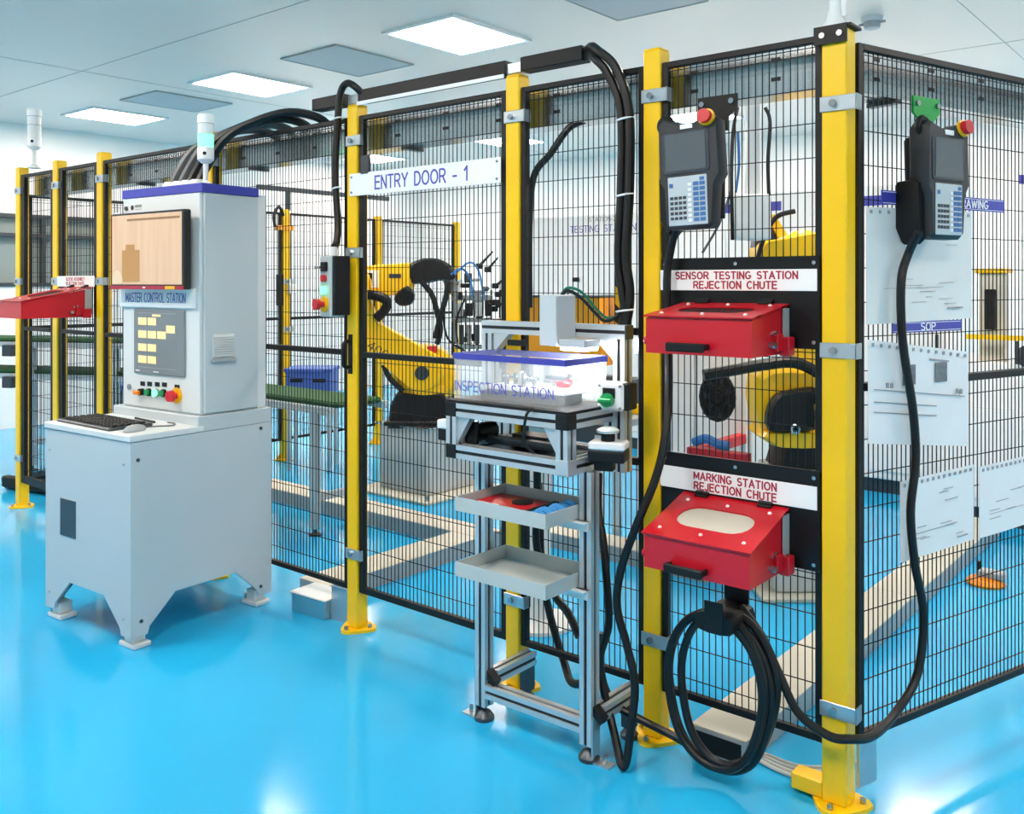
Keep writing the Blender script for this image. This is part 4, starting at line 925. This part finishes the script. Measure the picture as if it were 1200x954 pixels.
# ================================================================== ROBOTS
def robot_left():
    t = thing('industrial_robot', 'yellow six axis robot with black wrist behind the entry door', 'robot', (-3.76, 2.1, .49), YAW)
    U = lambda px: (px-495)*.00617
    Zp = lambda py: 1.493-(py-331)*.00617-.49
    Q = lambda pts: [(U(x), Zp(y)) for x, y in pts]
    ob('base', MB().cprism(Q([(453, 498), (527, 498), (524, 472), (516, 458), (462, 458), (455, 472)]), 'y', -.2, .2, .02).bx(-.28, .2, -.24, .24, 0, .03, .006), 'black', t)
    ob('turret', MB().cyl((.0, 0, Zp(462)), (.0, 0, Zp(450)), .2, n=24), 'robot_yellow', t)
    ob('shoulder', MB().cprism(smooth_poly(Q([(531, 438), (528, 456), (512, 463), (478, 462), (460, 452), (455, 430), (468, 410), (495, 404), (520, 414)]), 3), 'y', -.14, .15, .035), 'robot_yellow', t)
    la = ob('lower_arm', MB().cprism(cap_rounded((U(492), Zp(432)), (U(425), Zp(385)), .15, .1), 'y', -.21, -.1, .02).cprism(cap_rounded((U(425), Zp(385)), (U(412), Zp(332)), .105, .1), 'y', -.205, -.1, .02), 'robot_yellow', t)
    text('400', la, 'black_text', (U(442), -.2115, Zp(408)), (R(90), R(33), 0), .15, .06, .0)
    ob('joint_cover', MB().cyl((U(492), -.22, Zp(434)), (U(492), -.2, Zp(434)), .05, n=20), 'dark_metal', t)
    ob('elbow', MB().cyl((U(414), -.2, Zp(333)), (U(414), .12, Zp(333)), .115, n=24), 'robot_yellow', t)
    ob('elbow_motor', MB().cprism(smooth_poly(Q([(462, 343), (474, 335), (481, 345), (478, 356), (466, 358), (459, 351)]), 2), 'y', -.16, .0, .02), 'black', t)
    fo = ob('forearm', MB().cprism(Q([(400, 316), (432, 311), (476, 308), (480, 330), (478, 342), (452, 347), (402, 352)]), 'y', -.09, .1, .025), 'robot_yellow', t)
    ob('warning_plate', MB().bx(U(425), U(440), -.094, -.09, Zp(337), Zp(317)), 'white', fo); ob('warning_plate', MB().bx(U(424), U(433), -.097, -.094, Zp(335), Zp(320)), 'black', fo); ob('name_plate', MB().bx(U(452), U(466), -.094, -.09, Zp(326), Zp(321)), 'dark_metal', fo)
    ob('cable_bundle', MB().tube([(U(424), -.2, Zp(345)), (U(440), -.22, Zp(346)), (U(452), -.21, Zp(352)), (U(450), -.21, Zp(362)), (U(440), -.2, Zp(372))], .035, 10), 'black', t)
    ob('wrist_cover', MB().cprism(smooth_poly(Q([(474, 312), (488, 304), (506, 303), (520, 309), (528, 318), (526, 328), (508, 329), (494, 332), (476, 331)]), 3), 'y', -.1, .1, .03), 'black', t)
    ob('wrist_flange', MB().cyl((U(519), 0, Zp(322)), (U(524), 0, Zp(336)), .05, n=16), 'steel', t)
    for k, pts in enumerate(([(490, 330), (502, 345), (508, 365), (512, 385), (508, 402)], [(522, 330), (518, 350), (512, 372), (506, 395)], [(448, 425), (455, 440), (470, 455)])):
        ob('dress_hose', MB().tube([(U(x), -.13-.03*k, Zp(y)) for x, y in pts], .02, 8), 'rubber', t)
    gp = ob('gripper_frame', MB().bx(U(524), U(572), -.08, .1, Zp(352), Zp(346), .004).bx(U(524), U(592), -.1, .1, Zp(377), Zp(372), .004).bx(U(528), U(592), -.1, .1, Zp(408), Zp(402), .004).bx(U(526), U(531), -.06, .06, Zp(405), Zp(335)).bx(U(586), U(590), -.05, .05, Zp(405), Zp(318)).bx(U(518), U(530), -.05, .05, Zp(345), Zp(320), .01), 'steel', t)
    for i in range(6):
        x = 536+i*9; ob('cylinder', MB().cyl((U(x), -.09, Zp(402)), (U(x), -.09, Zp(380)), .018, n=10).cyl((U(x), -.09, Zp(412)), (U(x), -.09, Zp(402)), .009, n=8), 'steel' if i % 2 else 'dark_metal', gp)
    for i in range(4): ob('valve', MB().bx(U(530+i*11), U(538+i*11), -.12, -.05, Zp(370), Zp(355), .004), 'black' if i % 2 else 'machine_grey', gp)
    for (a, b) in (((556, 312), (572, 295)), ((566, 316), (578, 302)), ((575, 335), (592, 322)), ((578, 345), (592, 332)), ((574, 362), (590, 350))):
        ob('finger', MB().cyl((U(a[0]), -.03, Zp(a[1])), (U(b[0]), -.05, Zp(b[1])), .012, .006, n=8).box((U(a[0]), -.03, Zp(a[1])), (.05, .04, .04), .006), 'black', gp)
    for k, pts in enumerate(([(524, 322), (535, 315), (545, 325), (550, 350)], [(528, 322), (545, 308), (556, 318), (562, 350)], [(520, 330), (515, 360), (520, 395), (540, 410)], [(540, 350), (530, 375), (532, 400)])):
        ob('air_hose', MB().tube([(U(x), -.1-.01*k, Zp(y)) for x, y in pts], .008, 6), ('cable_blue', 'cable_blue', 'rubber', 'rubber')[k], gp)
    rg = random.Random(11)
    for i in range(30):
        x = rg.uniform(528, 590); y = rg.uniform(322, 405); ob('gripper_block', MB().box((U(x), rg.uniform(-.11, .04), Zp(y)), (rg.uniform(.03, .08), .05, rg.uniform(.02, .07)), .005), rg.choice(('dark_metal', 'black', 'steel', 'machine_grey')), gp)
    for i in range(5): ob('guide_rod', MB().cyl((U(540+i*10), .02, Zp(400)), (U(540+i*10), .02, Zp(340)), .008, n=8), 'steel', gp)
    ob('red_fitting', MB().bx(U(497), U(508), -.16, -.1, Zp(412), Zp(404), .006), 'red_button', t)
    p = thing('robot_pedestal', 'pale grey steel pedestal under the left yellow robot', 'pedestal', (-3.76, 2.1, 0), 0)
    ob('column', MB().bx(-.24, .24, -.24, .24, .02, .485, .01), 'pedestal', p); ob('base_plate', MB().bx(-.38, .38, -.38, .38, 0, .02, .004), 'beige', p); ob('top_plate', MB().bx(-.27, .27, -.27, .27, .478, .49, .003), 'steel', p)
    for a in (-.33, .33):
        for b_ in (-.33, .33): ob('anchor_bolt', MB().cyl((a, b_, .02), (a, b_, .05), .016, n=6), 'steel', p)
robot_left()
def robot_right():
    cx_, cy_ = -.87, 1.72
    t = thing('industrial_robot', 'yellow robot with black motor cover behind the rejection chutes', 'robot', (cx_, cy_, .6), YAW)
    U = lambda px: (px-910)*.00418
    Zp = lambda py: 1.493-(py-331)*.00418-.6
    Q = lambda pts: [(U(x), Zp(y)) for x, y in pts]
    ob('base', MB().cprism(Q([(888, 546), (962, 546), (955, 520), (945, 514), (900, 514), (895, 522)]), 'y', -.13, .13, .015), 'black', t)
    ob('turret', MB().cprism(smooth_poly(Q([(872, 502), (958, 502), (962, 512), (940, 519), (890, 519), (874, 512)]), 2), 'y', -.16, .16, .02), 'robot_yellow', t)
    ob('shoulder', MB().cprism(smooth_poly(Q([(866, 440), (900, 430), (952, 438), (960, 470), (958, 506), (885, 508), (868, 490)]), 2), 'y', -.1, .14, .03), 'robot_yellow', t)
    ob('motor_cover', MB().cprism(smooth_poly(Q([(872, 480), (880, 462), (892, 455), (925, 450), (932, 456), (925, 470), (926, 497), (900, 500), (875, 499)]), 2), 'y', -.19, -.1, .02), 'black', t)
    ob('lifting_eye', torus(.008, .018, (U(901), -.2, Zp(496))), 'steel', t)
    ob('lower_arm', MB().cprism(cap_rounded((U(936), Zp(455)), (U(925), Zp(290)), .1, .09), 'y', -.02, .1, .02), 'robot_yellow', t)
    ob('forearm', MB().cprism(smooth_poly(Q([(866, 292), (872, 284), (890, 281), (950, 270), (965, 276), (968, 302), (940, 308), (880, 306), (866, 302)]), 2), 'y', -.12, .1, .03), 'robot_yellow', t)
    ob('arm_bracket', MB().prism(Q([(866, 290), (868, 262), (882, 252), (897, 278), (885, 283)]), 'y', -.05, .05), 'dark_metal', t)
    ob('arm_rib', MB().prism(Q([(878, 255), (887, 252), (902, 276), (892, 280)]), 'y', -.07, .06), 'robot_yellow', t)
    ob('wrist_cover', MB().bx(U(936), U(946), -.15, -.1, Zp(299), Zp(284), .006), 'black', t)
    ob('dress_hose', MB().tube([(U(x), -.16, Zp(y)) for x, y in ((800, 436), (835, 430), (870, 424), (905, 422), (940, 440), (965, 462))], .028, 10), 'rubber', t)
    ob('dress_hose', MB().tube([(U(x), -.22, Zp(y)) for x, y in ((928, 458), (930, 475), (930, 500), (945, 515), (962, 520))], .02, 8), 'rubber', t)
    ob('dress_hose', MB().tube([(U(x), -.14, Zp(y)) for x, y in ((905, 250), (885, 256), (872, 275), (864, 300), (862, 320))], .012, 8), 'rubber', t)
    p = thing('robot_pedestal', 'pale pedestal under the right yellow robot', 'pedestal', (cx_, cy_, 0), YAW)
    ob('column', MB().bx(-.12, .16, -.16, .16, .02, .598, .01), 'pedestal', p); ob('base_plate', MB().bx(-.2, .24, -.24, .24, 0, .02, .004), 'beige', p)
robot_right()

# ================================================================== CELL EQUIPMENT
# white service box and post above the right robot
t = thing('service_column', 'white vertical column with a white box above the right robot', 'service column', (-.93, 1.35, 1.69), YAW)
ob('post', MB().bx(.02, .085, .05, .1, .0, .72, .004), 'white_plastic', t); ob('strut', MB().tube([(.05, .07, .7), (.5, -.25, .62), (1.0, -.55, .5)], .015, 6, 0), 'dark_metal', t); ob('box', MB().bx(-.05, .11, -.03, .04, 0, .21, .005), 'white_plastic', t)
ob('cable', MB().tube([(-.06, .0, .0), (-.065, .0, .3), (-.055, .01, .5), (-.03, .03, .62)], .009, 8), 'rubber', t); ob('cable', MB().tube([(-.06, 0, .25), (-.12, 0, .08), (-.2, 0, -.06)], .006, 6), 'cable_grey', t)
ob('cable', MB().tube([(-.045, 0, .22), (-.03, 0, .35), (-.035, 0, .5)], .006, 6), 'cable_blue', t); ob('cable', MB().tube([(.12, .02, .1), (.11, .02, .35), (.12, .02, .55), (.1, .03, .62)], .009, 8), 'rubber', t)
# white marking cabinet with fan behind the chute panel
t = thing('machine_cabinet', 'pale grey machine cabinet behind the left side of the chute panel', 'machine', (-1.62, 2.45, 0))
ob('body', MB().bx(-.4, .35, -.3, .3, .1, 1.46, .008), 'grey_light', t); ob('door', MB().bx(-.36, -.01, -.312, -.3, .16, 1.4, .004), 'white', t); ob('door', MB().bx(.01, .32, -.312, -.3, .16, 1.4, .004), 'white', t); ob('plinth', MB().bx(-.38, .33, -.28, .28, 0, .1), 'dark_metal', t)
ob('hinge', MB().bx(-.37, -.35, -.325, -.312, .5, .56).bx(-.37, -.35, -.325, -.312, 1.0, 1.06), 'black', t)
t = thing('wall_fan', 'round black fan seen through the mesh left of the right robot', 'fan', (-1.37, 1.93, .77), R(15))
ob('ring', MB().tube([(.09*math.cos(a)-.0, 0, .1+.125*math.sin(a)) for a in [R(22.5*k) for k in range(16)]], .012, 8, 0, True), 'black', t)
for k in range(7):
    a = R(360*k/7); ob('blade', MB().prism([(.0, .1), (.084*math.cos(a-.35), .1+.117*math.sin(a-.35)), (.086*math.cos(a+.22), .1+.119*math.sin(a+.22))], 'y', -.006, .0), 'black', t)
ob('shroud', MB().prism([(.082*math.cos(R(k*20)), .1+.117*math.sin(R(k*20))) for k in range(18)], 'y', .012, .018), 'dark_metal', t)
for q in (.035, .06): ob('guard_ring', MB().tube([(q*math.cos(a), -.012, .1+q*1.35*math.sin(a)) for a in [R(22.5*k) for k in range(16)]], .003, 6, 0, True), 'black', t)
ob('hub', MB().cyl((0, -.03, .1), (0, .03, .1), .03), 'black', t); ob('bracket', MB().bx(-.012, .012, .0, .18, .09, .11), 'black', t)
tag(ob('red_beam', MB().bx(-1.36, -1.03, 1.57, 1.63, .595, .65, .004).bx(-1.36, -1.3, 1.63, 2.14, .595, .65, .004), 'red'), 'red beam in front of the right robot base', 'beam')
tag(ob('blue_bundle', MB().tube([(-1.33, 1.6, .675), (-1.26, 1.59, .7), (-1.2, 1.6, .68), (-1.14, 1.6, .675)], .024, 8), 'cable_blue'), 'blue hose bundle lying on the red beam', 'hose')
# orange guard box on stand and hazard post
t = thing('machine_guard', 'orange trapezoid hood behind the inspection station camera', 'hood', (-2.1, 1.6, 0), R(10))
ob('hood', MB().prism([(-.25, 1.04), (.25, 1.04), (.23, 1.41), (-.2, 1.41), (-.235, 1.34)], 'y', -.15, .15), 'orange', t); ob('rim', MB().bx(-.205, .235, -.155, .155, 1.408, 1.422, .003), 'dark_metal', t)
for x in (-.22, .22):
    for y in (-.12, .12): ob('leg', MB().bx(x-.02, x+.02, y-.02, y+.02, 0, 1.04), 'alu', t)
ob('striped_post', MB().bx(.27, .32, -.03, .03, 1.05, 1.6, .003), 'hazard_stripe', t); ob('post_arm', MB().bx(.24, .28, -.02, .02, 1.08, 1.12), 'dark_metal', t)
# bench just inside the opening
t = thing('transfer_bench', 'grey transfer bench with round foot behind the inspection station', 'bench', (-1.27, .55, 0), 0)
ob('top_plate', MB().bx(-.4, .3, -.2, .12, .93, .96, .004), 'machine_grey', t); ob('black_rail', MB().bx(-.4, .31, -.22, -.19, .9, .94).bx(-.4, .31, -.16, -.13, .96, 1.0), 'dark_metal', t); ob('yellow_guide', MB().bx(-.3, .31, .0, .03, .96, 1.0, .003), 'robot_yellow', t)
ob('column', MB().cyl((-.25, .0, .02), (-.25, .0, .93), .05, n=20), 'grey_light', t); ob('round_foot', MB().lathe([(.16, 0), (.16, .015), (.06, .03)], (-.25, 0, 0), 24), 'grey_light', t)
ob('fixture', MB().bx(.0, .2, .04, .11, .96, 1.1, .01).bx(.1, .16, -.1, -.02, .96, 1.06, .008), 'dark_metal', t)
# wire duct bracket near P1
tag(ob('rail_bracket', MB().bx(-.7, -.635, .02, .08, 1.25, 1.31, .003).bx(-.69, -.645, .03, .07, 1.31, 1.36), 'galv'), 'galvanised bracket beside the upper chute post', 'bracket')
# green conveyor behind the control cabinet
def conveyor(label, loc, rz, L, w_, levels, legs):
    t = thing('belt_conveyor', label, 'conveyor', loc, rz, 'green belt conveyors')
    for z in levels:
        b_ = ob('belt', MB().bx(0, L, -w_/2, w_/2, z-.035, z, .015), 'green_belt', t)
        for s in (-1, 1): ob('side_rail', MB().sweep(tsec(.04), (0, s*(w_/2+.03), z-.05), (L, s*(w_/2+.03), z-.05)), 'alu', t)
        ob('drive_box', MB().bx(L*.42, L*.42+.1, -w_/2-.09, -w_/2-.01, z-.14, z-.05, .006), 'dark_metal', t)
    for x in legs:
        for s in (-1, 1):
            l_ = ob('leg', MB().sweep(tsec(.045), (x, s*(w_/2-.01), .04), (x, s*(w_/2-.01), max(levels)-.06)), 'alu', t)
            ob('foot', MB().lathe([(.04, 0), (.04, .01), (.012, .02), (.012, .045)], (x, s*(w_/2-.01), 0)), 'dark_metal', l_)
        ob('cross_bar', MB().sweep(tsec(.04), (x, -w_/2, .22), (x, w_/2, .22)), 'alu', t)
    return t
conveyor('green belt conveyor between the control cabinet and the entry door', (-4.9, .98, 0), R(0), 1.7, .36, (.80,), (.15, 1.5))
conveyor('two level green belt conveyor beyond the far red chute', (-7.6, .25, 0), R(27), 1.9, .35, (.8, 1.05), (.12, 1.0, 1.75))
t = thing('storage_crate', 'blue plastic crate behind the green conveyor', 'crate', (-5.03, 2.06, .0), R(38))
ob('crate_body', MB().bx(-.18, .18, -.15, .15, .55, .8, .01), 'blue_crate', t); ob('rim', MB().bx(-.19, .19, -.16, .16, .78, .81, .005), 'blue_crate', t)
ob('stand', MB().bx(-.17, -.14, -.13, -.1, 0, .55).bx(.15, .18, -.13, -.1, 0, .55).bx(-.18, -.15, .1, .13, 0, .55).bx(.15, .18, .1, .13, 0, .55).bx(-.2, .2, -.15, .15, .53, .55), 'alu', t)
for s in (-.09, .09): ob('hand_slot', MB().bx(s-.05, s+.05, -.152, -.149, .7, .73), 'black', t)
t = thing('stool', 'blue stool behind the far conveyor', 'stool', (-6.9, 1.45, 0))
ob('seat', MB().lathe([(.16, .55), (.18, .57), (.18, .6), (.15, .62)]), 'blue_crate', t); 
for k in range(4):
    a = R(45+90*k); ob('leg', MB().tube([(.08*math.cos(a), .08*math.sin(a), .55), (.12*math.cos(a), .12*math.sin(a), .3), (.19*math.cos(a), .19*math.sin(a), .0)], .013, 8, 4), 'dark_metal', t)
t = thing('cable_ramp', 'low dark grey ramp on the floor by the leftmost post', 'ramp', (-5.9, .35, 0), R(15))
ob('ramp_body', MB().prism([(-.3, 0), (.45, 0), (.4, .12), (.1, .16), (-.1, .1)], 'y', -.12, .12), 'dark_metal', t); ob('top_strip', MB().bx(-.25, .42, -.18, -.12, .02, .1, .01), 'black', t)
# white machine enclosures at the back of the cell
def enclosure(label, x0, x1, y0, y1, h, doors, band=True, board=None):
    t = thing('machine_enclosure', label, 'machine', ((x0+x1)/2, y0, 0)); w_ = (x1-x0)/2; d_ = y1-y0
    ob('body', MB().bx(-w_, w_, 0, d_, .1, h, .008), 'white', t); ob('plinth', MB().bx(-w_+.03, w_-.03, .03, d_-.03, 0, .1), 'dark_metal', t)
    s = 2*w_/doors
    for i in range(doors):
        dr = ob('door', MB().bx(-w_+i*s+.02, -w_+(i+1)*s-.02, -.014, 0, .16, h-.28, .004), 'white', t); ob('door_handle', MB().bx(-w_+(i+1)*s-.07, -w_+(i+1)*s-.05, -.03, -.014, 1.0, 1.14, .004), 'dark_metal', dr)
    return t
e1 = enclosure('tall white enclosure lettered TESTING STATION behind the entry door', -4.6, -2.95, 4.4, 5.1, 2.12, 3)
text('TESTING STATION', e1, 'blue_text', (-.02, -.004, 1.99), UP, .72, .06, .0); text('STATION-2', e1, 'black_text', (-.02, -.004, 2.075), UP, .3, .04, -.005)
ob('black_label', MB().bx(-.35, -.27, -.018, -.014, 1.5, 1.54), 'black', e1)
e2 = enclosure('wide white enclosure with blue label strips behind the chutes', -2.9, -.75, 4.05, 4.8, 2.18, 4)
for x0, x1 in ((-1.0, -.45), (-.4, -.1), (.45, .95)): ob('label_strip', MB().bx(x0, x1, -.004, 0, 2.04, 2.11), 'blue_band', e2)
e3 = enclosure('low white machine base behind the angled fence', -.7, .35, 3.6, 4.4, 1.0, 2)
ob('gantry_column', MB().bx(-.3, -.16, .1, .25, 1.0, 1.55, .006), 'beige', e3); ob('column_cap', MB().bx(-.32, -.14, .08, .27, 1.55, 1.58, .004), 'robot_yellow', e3); ob('yellow_bar', MB().bx(-.35, .1, .0, .04, 1.14, 1.17), 'robot_yellow', e3)
ob('control_panel', MB().bx(.05, .4, -.06, .2, 1.0, 1.5, .01), 'white', e3); ob('dial', MB().cyl((.0, -.02, 1.05), (.0, .05, 1.05), .07), 'dark_metal', e3); ob('sensor', MB().bx(-.26, -.2, .06, .1, 1.2, 1.45, .004), 'black', e3); ob('red_tag', MB().bx(-.5, -.38, -.01, 0, 1.3, 1.33), 'red', e3)
t = thing('wall_screen', 'dark framed screen hanging at the right picture edge', 'screen', (-.02, 3.2, 1.65), YAW)
ob('bezel', MB().bx(-.03, .25, -.02, .02, 0, .38, .01), 'monitor_body', t); ob('screen', MB().bx(-.005, .225, -.022, -.02, .03, .35), 'beige', t); ob('hanger', MB().bx(.09, .13, .0, .02, .38, HC-1.65), 'dark_metal', t)
sign('header_sign', 'plain blue sign strip at the right picture edge', (.02, 3.0, 2.02), .3, .05, '', 'white', rz=YAW, board='blue_band')
tag(bpy.data.objects['header_sign.002'], 'plain blue sign strip at the right picture edge', 'sign')
ob('hanger', MB().bx(-.01, .01, 0, .006, .05, HC-2.02), 'dark_metal', bpy.data.objects['header_sign.002'])
t = thing('floor_lamp_puck', 'small orange disc with a metal head on the floor behind the angled fence', 'floor device', (-.14, 2.37, 0))
ob('disc', MB().lathe([(.085, 0), (.09, .012), (.075, .03), (.03, .04)], n=24), 'amber', t); ob('head', MB().bx(-.03, .09, -.03, .03, .035, .075, .008), 'machine_grey', t); ob('post', MB().cyl((-.03, 0, .04), (-.03, 0, .11), .012), 'black', t)
